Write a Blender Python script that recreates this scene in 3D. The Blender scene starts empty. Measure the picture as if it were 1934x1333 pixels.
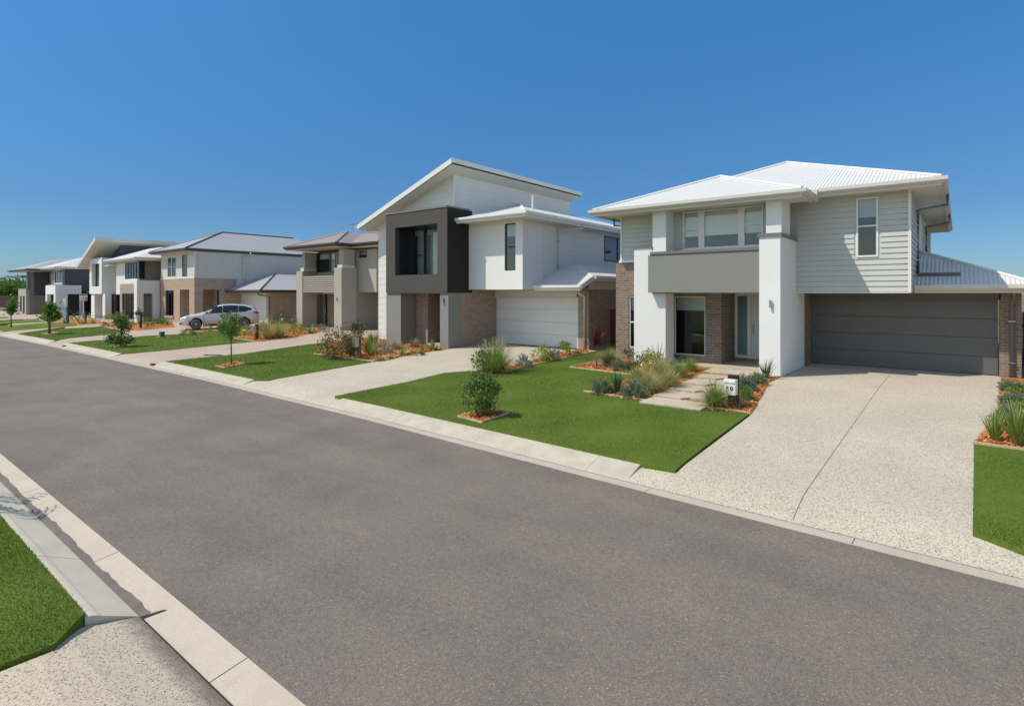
import bpy, bmesh, math, random
import numpy as np
from mathutils import Vector, Matrix
R = math.radians
scene = bpy.context.scene
# ------------------------------------------------------------------ camera, sky, sun
F, CX, Y0, H = 1060.0, 967.0, 554.0, 2.7          # focal length and principal column in photo pixels, horizon row, eye height
SN, CS = .6226, .7829
W, HH = 1934.0, 1333.0
cam = bpy.data.cameras.new('camera'); camo = bpy.data.objects.new('camera', cam)
scene.collection.objects.link(camo); scene.camera = camo
cam.sensor_width = 36; cam.lens = 36 * F / W
cam.shift_y = -(HH / 2 - Y0) / W
cam.shift_x = 0
cam.clip_start = .05; cam.clip_end = 4000
camo.location = (0, 0, H); camo.rotation_euler = (R(90), 0, math.atan2(SN, CS))
SUNV = Vector((-.68, -.90, 1.55)).normalized()      # towards the sun
EL = math.asin(SUNV.z); AZ = math.atan2(SUNV.x, SUNV.y)
world = bpy.data.worlds.new('World'); scene.world = world; world.use_nodes = True
wn = world.node_tree; bg = wn.nodes['Background']
sky = wn.nodes.new('ShaderNodeTexSky'); sky.sky_type = 'NISHITA'; sky.sun_disc = False
sky.sun_elevation = EL; sky.sun_rotation = AZ % (2 * math.pi)
sky.altitude = 0; sky.air_density = 1.0; sky.dust_density = .35; sky.ozone_density = 3.2
tc = wn.nodes.new('ShaderNodeTexCoord'); sx = wn.nodes.new('ShaderNodeSeparateXYZ'); wn.links.new(tc.outputs['Generated'], sx.inputs[0])
cr_ = wn.nodes.new('ShaderNodeValToRGB'); wn.links.new(sx.outputs[2], cr_.inputs[0]); el = cr_.color_ramp.elements   # deepens the low sky; overhead raised and warmed as added ambient fill
while len(el) < 5: el.new(.5)
for e_, (p_, c_) in zip(el, [(0, (.27, .38, .52)), (.13, (.215, .36, .50)), (.49, (.26, .62, .80)), (.66, (1.35, 1.2, 1.0)), (1, (1.7, 1.45, 1.08))]): e_.position = p_; e_.color = (*c_, 1)
mm = wn.nodes.new('ShaderNodeMix'); mm.data_type = 'RGBA'; mm.blend_type = 'MULTIPLY'; mm.inputs[0].default_value = 1
# deep blue kept around the view; unseen sky brightened to fill shaded walls
dp = wn.nodes.new('ShaderNodeVectorMath'); dp.operation = 'DOT_PRODUCT'; wn.links.new(tc.outputs['Generated'], dp.inputs[0]); dp.inputs[1].default_value = (-.66, .75, 0)
mr_ = wn.nodes.new('ShaderNodeMapRange'); mr_.interpolation_type = 'SMOOTHSTEP'; wn.links.new(dp.outputs['Value'], mr_.inputs[0]); mr_.inputs[1].default_value = -.1; mr_.inputs[2].default_value = .5
m2 = wn.nodes.new('ShaderNodeMix'); m2.data_type = 'RGBA'; wn.links.new(mr_.outputs[0], m2.inputs[0]); m2.inputs[6].default_value = (1.0, .93, .84, 1); wn.links.new(cr_.outputs[0], m2.inputs[7])
wn.links.new(sky.outputs[0], mm.inputs[6]); wn.links.new(m2.outputs[2], mm.inputs[7]); wn.links.new(mm.outputs[2], bg.inputs[0]); bg.inputs[1].default_value = .142
sl = bpy.data.lights.new('sun', 'SUN'); sl.energy = 3.0; sl.angle = R(.53); sl.color = (1, .90, .755)
so = bpy.data.objects.new('sun', sl); scene.collection.objects.link(so)
so.rotation_euler = SUNV.to_track_quat('Z', 'Y').to_euler(); so.location = (0, 0, 40)
scene.view_settings.view_transform = 'Standard'; scene.view_settings.look = 'None'
scene.view_settings.exposure = .42; scene.view_settings.gamma = 1
scene.render.engine = 'CYCLES'
scene.cycles.max_bounces = 6; scene.cycles.transparent_max_bounces = 12

# ------------------------------------------------------------------ measuring helpers (survey of the street from the photograph)
def ray(px):
    t = (px - CX) / F
    return (-SN + CS * t, CS + SN * t)
def ux(px, Y): a = ray(px); return a[0] * Y / a[1]
def yx(px, X): a = ray(px); return a[1] * X / a[0]
def zy(px, py, Y): a = ray(px); return H + (Y0 - py) / F * Y / a[1]
def zx(px, py, X): a = ray(px); return H + (Y0 - py) / F * X / a[0]
EDGE = [(-400, 7.3), (-110, 7.5), (-46, 7.62), (-37, 7.76), (-18.6, 7.70), (-9.9, 7.45), (-4.35, 7.15), (-2, 7.04), (.47, 6.95), (60, 6.9)]
def ed(X): return float(np.interp(X, [e[0] for e in EDGE], [e[1] for e in EDGE]))
def gz(X, Y):
    if Y > 4:
        d = Y - ed(X) - .69
        return .12 + .23 * min(max(d / 9.0, 0), 1) if d > 0 else -.025 + .145 * max(0, min(1, (d + .41) / .41))
    return .12
def gd(X, Y):      # crossing: the pebble driveway climbs from the channel in one even slope
    d = Y - ed(X) - .69
    t = max(0, (d + .41) / 1.0)
    return gz(X, Y) if d > .59 else -.022 + .157 * (1 - (1 - t) ** 2)
def gp(px, py):
    a = ray(px); z = .2
    for _ in range(12):
        t = (H - z) * F / (py - Y0); z = gz(a[0] * t, a[1] * t)
    return (a[0] * t, a[1] * t, z, t)

# ------------------------------------------------------------------ mesh helpers
C = scene.collection
class MB:
    def __init__(s): s.v = []; s.f = []
    def add(s, vs, fs):
        n = len(s.v); s.v += [tuple(p) for p in vs]; s.f += [tuple(i + n for i in f) for f in fs]; return s
    def quad(s, *p): return s.add(p, [tuple(range(len(p)))])
    def box(s, x0, x1, y0, y1, z0, z1):
        return s.add([(x0, y0, z0), (x1, y0, z0), (x1, y1, z0), (x0, y1, z0), (x0, y0, z1), (x1, y0, z1), (x1, y1, z1), (x0, y1, z1)],
                     [(0, 3, 2, 1), (4, 5, 6, 7), (0, 1, 5, 4), (1, 2, 6, 5), (2, 3, 7, 6), (3, 0, 4, 7)])
    def tube(s, pts, r, n=8, cap=True):
        pts = [Vector(p) for p in pts]; rs = r if isinstance(r, (list, tuple)) else [r] * len(pts); rings = []
        base = len(s.v)
        for i, p in enumerate(pts):
            d = (pts[min(i + 1, len(pts) - 1)] - pts[max(i - 1, 0)]).normalized()
            u = d.cross(Vector((0, 0, 1))) if abs(d.z) < .95 else d.cross(Vector((1, 0, 0)))
            u.normalize(); w = d.cross(u)
            s.v += [tuple(p + rs[i] * (math.cos(2 * math.pi * k / n) * u + math.sin(2 * math.pi * k / n) * w)) for k in range(n)]
        for i in range(len(pts) - 1):
            for k in range(n):
                a = base + i * n + k; b = base + i * n + (k + 1) % n
                s.f.append((a, b, b + n, a + n))
        if cap:
            s.f.append(tuple(base + k for k in reversed(range(n)))); s.f.append(tuple(base + (len(pts) - 1) * n + k for k in range(n)))
        return s
    def prism(s, poly, z0, z1):
        n = len(poly)
        return s.add([(x, y, z0) for x, y in poly] + [(x, y, z1) for x, y in poly],
                     [tuple(reversed(range(n))), tuple(range(n, 2 * n))] + [(i, (i + 1) % n, (i + 1) % n + n, i + n) for i in range(n)])
    def xprism(s, poly, y0, y1):        # polygon in (x,z) extruded along Y
        n = len(poly)
        return s.add([(x, y0, z) for x, z in poly] + [(x, y1, z) for x, z in poly],
                     [tuple(range(n)), tuple(reversed(range(n, 2 * n)))] + [(i, i + n, (i + 1) % n + n, (i + 1) % n) for i in range(n)])
    def sweep(s, path, prof, closed=False):   # prof: (outward, z) ; path XY(Z) list, outward = right of travel
        P = [Vector((p[0], p[1])) for p in path]; Z = [p[2] if len(p) > 2 else 0 for p in path]; n = len(P); m = len(prof); base = len(s.v)
        for i in range(n):
            d0 = (P[i] - P[i - 1]).normalized() if (i > 0 or closed) else None
            d1 = (P[(i + 1) % n] - P[i]).normalized() if (i < n - 1 or closed) else None
            d0 = d0 or d1; d1 = d1 or d0
            n0 = Vector((d0.y, -d0.x)); n1 = Vector((d1.y, -d1.x)); b = (n0 + n1); b = b / max(b.dot(n0), .3)
            s.v += [(P[i].x + b.x * o, P[i].y + b.y * o, Z[i] + z) for o, z in prof]
        for i in range(n if closed else n - 1):
            j = (i + 1) % n
            for k in range(m):
                l = (k + 1) % m; s.f.append((base + i * m + k, base + i * m + l, base + j * m + l, base + j * m + k))
        if not closed:
            s.f.append(tuple(base + k for k in range(m))); s.f.append(tuple(base + (n - 1) * m + k for k in reversed(range(m))))
        return s
def link(o, parent=None):
    C.objects.link(o)
    if parent is not None: o.parent = parent
    return o
def tag(o, label=None, cat=None, group=None, kind=None):
    if label: o['label'] = label
    if cat: o['category'] = cat
    if group: o['group'] = group
    if kind: o['kind'] = kind
    return o
ORG = {}
def empty(name, loc, label, cat, group=None):
    o = bpy.data.objects.new(name, None); o.location = loc; link(o); ORG[o.name] = Vector(loc)
    o.empty_display_size = .3
    return tag(o, label, cat, group)
def build(name, mb, mat, parent=None, org=None, smooth=False, bevel=0):
    """links one mesh; coordinates in mb are world metres, the origin is the parent's origin or org"""
    o_ = Vector(org) if org else (ORG[parent.name] if parent is not None else Vector((0, 0, 0)))
    me = bpy.data.meshes.new(name)
    me.from_pydata([(x - o_.x, y - o_.y, z - o_.z) for x, y, z in mb.v], [], mb.f)
    me.validate(); me.update()
    bm = bmesh.new(); bm.from_mesh(me); bmesh.ops.recalc_face_normals(bm, faces=bm.faces); bm.to_mesh(me); bm.free()
    for m in (mat if isinstance(mat, (list, tuple)) else [mat]): me.materials.append(m)
    if smooth:
        for p in me.polygons: p.use_smooth = True
    o = bpy.data.objects.new(name, me); link(o, parent)
    if parent is None: o.location = o_
    ORG[o.name] = o_
    if bevel:
        b = o.modifiers.new('bevel', 'BEVEL'); b.width = bevel; b.segments = 2; b.limit_method = 'ANGLE'; b.angle_limit = R(40)
    return o
def npmesh(name, V, Fc, mat, parent=None, org=(0, 0, 0)):
    V = np.asarray(V, dtype=np.float32) - np.array(org, dtype=np.float32); Fc = np.asarray(Fc, dtype=np.int32)
    me = bpy.data.meshes.new(name); k = Fc.shape[1]; n = Fc.shape[0]
    me.vertices.add(len(V)); me.vertices.foreach_set('co', V.ravel())
    me.loops.add(n * k); me.loops.foreach_set('vertex_index', Fc.ravel())
    me.polygons.add(n); me.polygons.foreach_set('loop_start', np.arange(0, n * k, k, dtype=np.int32))
    me.polygons.foreach_set('loop_total', np.full(n, k, dtype=np.int32))
    me.update(calc_edges=True); me.materials.append(mat)
    o = bpy.data.objects.new(name, me); link(o, parent)
    if parent is None: o.location = org
    ORG[o.name] = Vector(org)
    return o

# ------------------------------------------------------------------ materials
def mat(name):
    m = bpy.data.materials.new(name); m.use_nodes = True; nt = m.node_tree; return m, nt, nt.nodes['Principled BSDF']
def nd(nt, t, **k):
    n = nt.nodes.new(t)
    for a, b in k.items():
        if a.startswith('i_'): n.inputs[a[2:].replace('_', ' ')].default_value = b
        else: setattr(n, a, b)
    return n
def ramp(nt, stops, src):
    r = nt.nodes.new('ShaderNodeValToRGB'); e = r.color_ramp.elements
    while len(e) < len(stops): e.new(.5)
    for el, (p, c) in zip(e, stops): el.position = p; el.color = (*c, 1) if len(c) == 3 else c
    nt.links.new(src, r.inputs[0]); return r.outputs[0]
def pos(nt): return nt.nodes.new('ShaderNodeNewGeometry').outputs['Position']
def noise(nt, scale, vec=None, detail=4, rough=.6):
    n = nd(nt, 'ShaderNodeTexNoise'); n.inputs['Scale'].default_value = scale; n.inputs['Detail'].default_value = detail
    n.inputs['Roughness'].default_value = rough; nt.links.new(vec or pos(nt), n.inputs['Vector']); return n.outputs['Fac']
def mixc(nt, f, a, b, mode='MIX'):
    m = nt.nodes.new('ShaderNodeMix'); m.data_type = 'RGBA'; m.blend_type = mode
    for i, v in ((0, f), (6, a), (7, b)):
        if hasattr(v, 'links'): nt.links.new(v, m.inputs[i])
        else: m.inputs[i].default_value = v if i == 0 else (*v, 1)
    return m.outputs[2]
def bump(nt, bs, h, strength=.3, dist=.01):
    b = nd(nt, 'ShaderNodeBump'); b.inputs['Strength'].default_value = strength; b.inputs['Distance'].default_value = dist
    nt.links.new(h, b.inputs['Height']); nt.links.new(b.outputs[0], bs.inputs['Normal'])
def flat(name, col, rough=.6, spec=.5, var=.08, sc=1.5, bumpy=0, metal=0):
    m, nt, bs = mat(name); n = noise(nt, sc)
    c0 = tuple(x * (1 - var) for x in col); c1 = tuple(min(1, x * (1 + var)) for x in col)
    nt.links.new(ramp(nt, [(.3, c0), (.7, c1)], n), bs.inputs['Base Color'])
    bs.inputs['Roughness'].default_value = rough; bs.inputs['Specular IOR Level'].default_value = spec; bs.inputs['Metallic'].default_value = metal
    if bumpy: bump(nt, bs, noise(nt, 140), bumpy, .004)
    return m
def brick(name, c1, c2, mortar, w=.24, h=.086):
    m, nt, bs = mat(name); g = nt.nodes.new('ShaderNodeNewGeometry')
    sp = nt.nodes.new('ShaderNodeSeparateXYZ'); nt.links.new(g.outputs['Position'], sp.inputs[0])
    sn = nt.nodes.new('ShaderNodeSeparateXYZ'); nt.links.new(g.outputs['True Normal'], sn.inputs[0])
    ab = nd(nt, 'ShaderNodeMath', operation='ABSOLUTE'); nt.links.new(sn.outputs[0], ab.inputs[0])
    gt = nd(nt, 'ShaderNodeMath', operation='GREATER_THAN'); nt.links.new(ab.outputs[0], gt.inputs[0]); gt.inputs[1].default_value = .5
    mx = nt.nodes.new('ShaderNodeMix'); nt.links.new(gt.outputs[0], mx.inputs[0]); nt.links.new(sp.outputs[0], mx.inputs[2]); nt.links.new(sp.outputs[1], mx.inputs[3])
    cb = nt.nodes.new('ShaderNodeCombineXYZ'); nt.links.new(mx.outputs[0], cb.inputs[0]); nt.links.new(sp.outputs[2], cb.inputs[1])
    b = nt.nodes.new('ShaderNodeTexBrick'); nt.links.new(cb.outputs[0], b.inputs['Vector'])
    b.inputs['Scale'].default_value = 1; b.inputs['Brick Width'].default_value = w; b.inputs['Row Height'].default_value = h
    b.inputs['Mortar Size'].default_value = .006; b.inputs['Mortar Smooth'].default_value = .1; b.inputs['Bias'].default_value = 0
    b.inputs['Color1'].default_value = (*c1, 1); b.inputs['Color2'].default_value = (*c2, 1); b.inputs['Mortar'].default_value = (*mortar, 1)
    col = mixc(nt, .5, b.outputs['Color'], ramp(nt, [(.3, (.35, .35, .35)), (.7, (.68, .66, .64))], noise(nt, 22)), 'OVERLAY')
    nt.links.new(col, bs.inputs['Base Color']); bs.inputs['Roughness'].default_value = .85; bs.inputs['Specular IOR Level'].default_value = .25
    inv = nd(nt, 'ShaderNodeMath', operation='SUBTRACT'); inv.inputs[0].default_value = 1; nt.links.new(b.outputs['Fac'], inv.inputs[1])
    bump(nt, bs, inv.outputs[0], .8, .008)
    return m
def roofmat(name, col, pitch=.076, rough=.35, amp=1.0):
    m, nt, bs = mat(name); g = nt.nodes.new('ShaderNodeNewGeometry')
    cr = nd(nt, 'ShaderNodeVectorMath', operation='CROSS_PRODUCT'); nt.links.new(g.outputs['True Normal'], cr.inputs[0]); cr.inputs[1].default_value = (0, 0, 1)
    no = nd(nt, 'ShaderNodeVectorMath', operation='NORMALIZE'); nt.links.new(cr.outputs[0], no.inputs[0])
    dt = nd(nt, 'ShaderNodeVectorMath', operation='DOT_PRODUCT'); nt.links.new(no.outputs[0], dt.inputs[0]); nt.links.new(g.outputs['Position'], dt.inputs[1])
    mu = nd(nt, 'ShaderNodeMath', operation='MULTIPLY'); nt.links.new(dt.outputs['Value'], mu.inputs[0]); mu.inputs[1].default_value = 2 * math.pi / pitch
    si = nd(nt, 'ShaderNodeMath', operation='SINE'); nt.links.new(mu.outputs[0], si.inputs[0])
    bump(nt, bs, si.outputs[0], amp, .012)
    n = noise(nt, .8)
    nt.links.new(ramp(nt, [(.3, tuple(x * .94 for x in col)), (.7, col)], n), bs.inputs['Base Color'])
    bs.inputs['Roughness'].default_value = rough; bs.inputs['Specular IOR Level'].default_value = .4
    return m
def leafmat(name, cols, rough=.5, trans=.25, spec=.35):
    m, nt, bs = mat(name); g = nt.nodes.new('ShaderNodeNewGeometry'); n = len(cols)
    r = nt.nodes.new('ShaderNodeValToRGB'); e = r.color_ramp.elements
    while len(e) < n: e.new(.5)
    for i, c in enumerate(cols): e[i].position = i / max(1, n - 1); e[i].color = (*c, 1)
    nt.links.new(g.outputs['Random Per Island'], r.inputs[0])
    if name == 'grass_blades': r = type('q', (), {'outputs': [mixc(nt, 1, r.outputs[0], ramp(nt, [(.3, (.72, .84, .8)), (.5, (.95, 1, .95)), (.72, (1.35, 1.15, 1.1))], noise(nt, .9, None, 6)), 'MULTIPLY')]})
    nt.links.new(r.outputs[0], bs.inputs['Base Color']); bs.inputs['Roughness'].default_value = rough; bs.inputs['Specular IOR Level'].default_value = spec
    t = nt.nodes.new('ShaderNodeBsdfTranslucent'); nt.links.new(r.outputs[0], t.inputs[0])
    mx = nt.nodes.new('ShaderNodeMixShader'); mx.inputs[0].default_value = trans
    nt.links.new(bs.outputs[0], mx.inputs[1]); nt.links.new(t.outputs[0], mx.inputs[2]); nt.links.new(mx.outputs[0], nt.nodes['Material Output'].inputs[0])
    return m
M = {}
# asphalt: fine stones, wheel-track wear, faint patches
m, nt, bs = mat('asphalt')
fine = nd(nt, 'ShaderNodeTexVoronoi'); fine.inputs['Scale'].default_value = 110; nt.links.new(pos(nt), fine.inputs['Vector'])
c = ramp(nt, [(0, (.06, .055, .05)), (.45, (.155, .145, .133)), (.85, (.225, .21, .195)), (1, (.52, .49, .45))], fine.outputs['Color'])
c = mixc(nt, .45, c, ramp(nt, [(.25, (.12, .111, .102)), (.75, (.21, .195, .18))], noise(nt, 18, detail=6)))
mp = nd(nt, 'ShaderNodeMapping'); mp.inputs['Scale'].default_value = (.07, .55, 1); nt.links.new(pos(nt), mp.inputs[0])
c = mixc(nt, 1, c, ramp(nt, [(.3, (.86, .86, .87)), (.7, (1.1, 1.09, 1.07))], noise(nt, 1.3, mp.outputs[0], 5)), 'MULTIPLY')
c = mixc(nt, 1, c, ramp(nt, [(.35, (1.0, .925, .84)), (.62, (1.22, 1.12, 1.01))], noise(nt, .8, None, 6)), 'MULTIPLY')
nt.links.new(c, bs.inputs['Base Color']); bs.inputs['Roughness'].default_value = .8; bs.inputs['Specular IOR Level'].default_value = .35
bump(nt, bs, fine.outputs['Distance'], .5, .004); M['asphalt'] = m
# exposed aggregate
def agg(name, base, dark, light, sc=62, dk=.27):
    m, nt, bs = mat(name)
    v = nd(nt, 'ShaderNodeTexVoronoi'); v.inputs['Scale'].default_value = sc; nt.links.new(pos(nt), v.inputs['Vector'])
    sp = nt.nodes.new('ShaderNodeSeparateColor'); nt.links.new(v.outputs['Color'], sp.inputs[0])
    c = ramp(nt, [(0, dark), (dk * .6, tuple(d * 1.9 for d in dark)), (dk, base), (.7, light), (.9, base), (1, tuple(min(.85, l * 1.15) for l in light))], sp.outputs[0])
    c = mixc(nt, ramp(nt, [(.35, (0, 0, 0)), (.6, (.55, .55, .55))], v.outputs['Distance']), c, base)
    c = mixc(nt, 1, c, ramp(nt, [(.3, (.9, .89, .87)), (.7, (1.05, 1.04, 1.03))], noise(nt, .6, None, 5)), 'MULTIPLY')
    nt.links.new(c, bs.inputs['Base Color']); bs.inputs['Roughness'].default_value = .75; bs.inputs['Specular IOR Level'].default_value = .35
    bump(nt, bs, v.outputs['Distance'], .35, .004); return m
M['agg'] = agg('exposed_aggregate', (.50, .455, .365), (.14, .125, .105), (.64, .585, .475), 84, .27)
M['agg_far'] = agg('pinkish_aggregate', (.46, .375, .295), (.15, .12, .095), (.56, .47, .38))
M['agg_near'] = agg('near_aggregate', (.52, .455, .355), (.14, .12, .10), (.64, .575, .46), 92, .24)
nt = M['agg_near'].node_tree; bs = nt.nodes['Principled BSDF']; lk = bs.inputs['Base Color'].links[0].from_socket     # grit washed against the channel
sp = nt.nodes.new('ShaderNodeSeparateXYZ'); nt.links.new(pos(nt), sp.inputs[0]); ad = nd(nt, 'ShaderNodeMath', operation='MULTIPLY_ADD'); nt.links.new(noise(nt, 5, None, 6), ad.inputs[0]); ad.inputs[1].default_value = -.22; nt.links.new(sp.outputs[1], ad.inputs[2])
nt.links.new(mixc(nt, ramp(nt, [(.0, (0, 0, 0)), (1, (1, 1, 1))], (lambda m_: (nt.links.new(ad.outputs[0], m_.inputs[0]), setattr(m_.inputs[1], 'default_value', 1.44), setattr(m_.inputs[2], 'default_value', 1.62), m_.outputs[0])[-1])(nt.nodes.new('ShaderNodeMapRange'))), lk, mixc(nt, .8, lk, (.10, .08, .05))), bs.inputs['Base Color'])
# kerb concrete with stain
m, nt, bs = mat('kerb_concrete')
c = ramp(nt, [(.25, (.40, .345, .27)), (.5, (.50, .44, .35)), (.75, (.57, .51, .42))], noise(nt, 1.6, None, 8, .65))
c = mixc(nt, .35, c, ramp(nt, [(.3, (.40, .35, .28)), (.7, (.62, .57, .48))], noise(nt, 60, None, 3)))
nt.links.new(c, bs.inputs['Base Color']); bs.inputs['Roughness'].default_value = .85; bump(nt, bs, noise(nt, 90), .2, .003); M['kerb'] = m
M['kerbtop'] = flat('kerb_top_concrete', (.46, .425, .345), .85, .3, .12, 3, .2)
M['kerbnear'] = flat('near_kerb_concrete', (.58, .535, .43), .85, .3, .10, 2.5, .2)
M['gutterwet'] = flat('damp_channel', (.15, .125, .095), .6, .6, .2, 6)
M['joint'] = flat('dark_joint', (.05, .045, .04), .9, .2)
M['gravelpatch'] = flat('grit', (.30, .27, .23), .9, .2, .3, 12)
# lawn
def lawn(name, a, b, c3):
    m, nt, bs = mat(name)
    c = ramp(nt, [(.25, a), (.5, b), (.75, c3)], noise(nt, 1.1, None, 7, .62))
    c = mixc(nt, .5, c, ramp(nt, [(.3, tuple(x * .55 for x in a)), (.7, tuple(x * 1.3 for x in c3))], noise(nt, 55, None, 4)))
    nt.links.new(c, bs.inputs['Base Color']); bs.inputs['Roughness'].default_value = .9; bs.inputs['Specular IOR Level'].default_value = .15
    bump(nt, bs, noise(nt, 70, None, 4), .8, .03); return m
M['lawn'] = lawn('lawn_turf', (.075, .14, .014), (.11, .175, .022), (.165, .215, .04))
M['blade'] = leafmat('grass_blades', [(.10, .175, .02), (.14, .225, .035), (.18, .26, .055), (.11, .18, .025)], .5, .3)
# mulch
m, nt, bs = mat('bark_mulch')
v = nd(nt, 'ShaderNodeTexVoronoi'); v.inputs['Scale'].default_value = 26; nt.links.new(pos(nt), v.inputs['Vector'])
sp = nt.nodes.new('ShaderNodeSeparateColor'); nt.links.new(v.outputs['Color'], sp.inputs[0])
c = ramp(nt, [(0, (.15, .05, .012)), (.4, (.42, .14, .028)), (.8, (.56, .22, .05)), (1, (.62, .33, .12))], sp.outputs[0])
nt.links.new(c, bs.inputs['Base Color']); bs.inputs['Roughness'].default_value = .9; bump(nt, bs, v.outputs['Distance'], 1, .03); M['mulch'] = m
M['chip'] = leafmat('bark_chips', [(.18, .06, .018), (.48, .165, .035), (.58, .24, .06), (.64, .34, .13), (.42, .135, .03)], .8, 0)
M['soil'] = flat('bare_ground', (.20, .17, .11), .95, .1, .25, .3)
M['edging'] = flat('timber_edging', (.50, .40, .27), .8, .2, .2, 8)
# building finishes
M['white'] = flat('white_render', (.725, .74, .735), .7, .3, .03, .8, .12)
M['whitetrim'] = flat('white_paint', (.72, .73, .71), .45, .5, .02)
M['cream'] = flat('cream_gutter', (.58, .57, .50), .4, .5, .03)
M['soffit'] = flat('soffit_white', (.66, .64, .57), .7, .3, .02)
M['greyr'] = flat('mid_grey_render', (.23, .235, .225), .75, .3, .04, .8, .12)
M['greycap'] = flat('grey_cap', (.17, .165, .16), .5, .4, .05)
M['siding'] = flat('sage_grey_boards', (.50, .525, .49), .55, .35, .03)
M['sidingw'] = flat('white_boards', (.68, .69, .66), .55, .35, .03)
M['sidingw4'] = flat('off_white_boards', (.60, .60, .55), .55, .35, .03)
M['brick1'] = brick('grey_brown_brick', (.17, .135, .11), (.235, .185, .15), (.36, .325, .27))
M['brick2'] = brick('pale_mushroom_brick', (.30, .235, .185), (.38, .305, .245), (.22, .185, .15))
M['brick4'] = brick('cream_brick', (.42, .33, .25), (.50, .40, .31), (.30, .24, .185))
M['gardark'] = flat('charcoal_door', (.115, .115, .11), .45, .4, .03)
M['garwhite'] = flat('white_door', (.66, .68, .66), .45, .4, .02)
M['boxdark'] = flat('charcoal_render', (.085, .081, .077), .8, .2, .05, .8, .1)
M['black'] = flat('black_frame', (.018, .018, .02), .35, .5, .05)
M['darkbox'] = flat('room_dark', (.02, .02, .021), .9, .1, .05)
M['blind'] = flat('roller_blind', (.80, .82, .75), .9, .1, .03)
M['taupe'] = flat('taupe_render', (.30, .28, .245), .75, .3, .04, .8, .1)
M['taupelt'] = flat('light_taupe_render', (.40, .385, .34), .75, .3, .04, .8, .1)
M['taupeslat'] = flat('taupe_slats', (.21, .19, .165), .6, .3, .05)
M['beige'] = flat('beige_boards', (.36, .31, .25), .6, .3, .04)
M['charcoal'] = flat('charcoal_boards', (.085, .09, .105), .6, .3, .05)
M['pipe_g'] = flat('grey_downpipe', (.17, .175, .17), .4, .5, .04)
M['brown'] = flat('brown_gutter', (.065, .055, .05), .4, .5, .04)
M['darkgut'] = flat('slate_gutter', (.075, .08, .085), .4, .5, .04)
M['frost'] = flat('frosted_glass', (.38, .52, .52), .15, .6, .05)
M['doorw'] = flat('door_white', (.60, .63, .62), .4, .5, .02)
M['metal'] = flat('brushed_steel', (.45, .45, .45), .3, .5, .05, metal=.9)
M['timber'] = flat('red_timber', (.14, .045, .022), .7, .3, .25, 3)
M['post'] = flat('dark_timber_post', (.05, .032, .024), .8, .2, .25, 6)
M['roofw'] = roofmat('white_corrugated', (.74, .75, .73), .1, .4, 1)
M['roofg'] = roofmat('grey_corrugated', (.40, .41, .425), .1, .45, .6)
M['roofb'] = roofmat('brown_grey_corrugated', (.33, .28, .25), .1, .45, .6)
m, nt, bs = mat('window_glass'); o = nt.nodes['Material Output']; nt.nodes.remove(bs)
tr = nt.nodes.new('ShaderNodeBsdfTransparent'); tr.inputs[0].default_value = (.78, .82, .82, 1)
gl = nt.nodes.new('ShaderNodeBsdfGlossy'); gl.inputs['Roughness'].default_value = .015; gl.inputs[0].default_value = (.9, .95, 1, 1)
fr = nt.nodes.new('ShaderNodeFresnel'); fr.inputs[0].default_value = 1.75
mx = nt.nodes.new('ShaderNodeMixShader'); nt.links.new(fr.outputs[0], mx.inputs[0]); nt.links.new(tr.outputs[0], mx.inputs[1]); nt.links.new(gl.outputs[0], mx.inputs[2]); nt.links.new(mx.outputs[0], o.inputs[0])
M['glass'] = m

# ------------------------------------------------------------------ wall builders
def cells(a0, a1, z0, z1, holes, levels=()):
    A = sorted({a0, a1} | {h[i] for h in holes for i in (0, 1) if a0 < h[i] < a1})
    Z = sorted({z0, z1} | {h[i] for h in holes for i in (2, 3) if z0 < h[i] < z1} | set(levels))
    def solid(i, j):
        if i < 0 or j < 0 or i >= len(A) - 1 or j >= len(Z) - 1: return False
        ca, cz = (A[i] + A[i + 1]) / 2, (Z[j] + Z[j + 1]) / 2
        return not any(h[0] < ca < h[1] and h[2] < cz < h[3] for h in holes)
    return A, Z, solid
def wall(mb, ax, p, t, a0, a1, z0, z1, holes=()):
    """ax 'x': runs along X, face at Y=p towards the street, t deep; ax 'y': runs along Y, face at X=p towards +X"""
    pt = (lambda a, d, z: (a, p + d, z)) if ax == 'x' else (lambda a, d, z: (p - d, a, z))
    A, Z, solid = cells(a0, a1, z0, z1, holes)
    for i in range(len(A) - 1):
        for j in range(len(Z) - 1):
            if not solid(i, j): continue
            x0, x1, y0, y1 = A[i], A[i + 1], Z[j], Z[j + 1]
            mb.quad(pt(x0, 0, y0), pt(x1, 0, y0), pt(x1, 0, y1), pt(x0, 0, y1)); mb.quad(pt(x0, t, y0), pt(x0, t, y1), pt(x1, t, y1), pt(x1, t, y0))
            if not solid(i - 1, j): mb.quad(pt(x0, 0, y0), pt(x0, 0, y1), pt(x0, t, y1), pt(x0, t, y0))
            if not solid(i + 1, j): mb.quad(pt(x1, 0, y0), pt(x1, t, y0), pt(x1, t, y1), pt(x1, 0, y1))
            if not solid(i, j - 1): mb.quad(pt(x0, 0, y0), pt(x0, t, y0), pt(x1, t, y0), pt(x1, 0, y0))
            if not solid(i, j + 1): mb.quad(pt(x0, 0, y1), pt(x1, 0, y1), pt(x1, t, y1), pt(x0, t, y1))
    return mb
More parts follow.
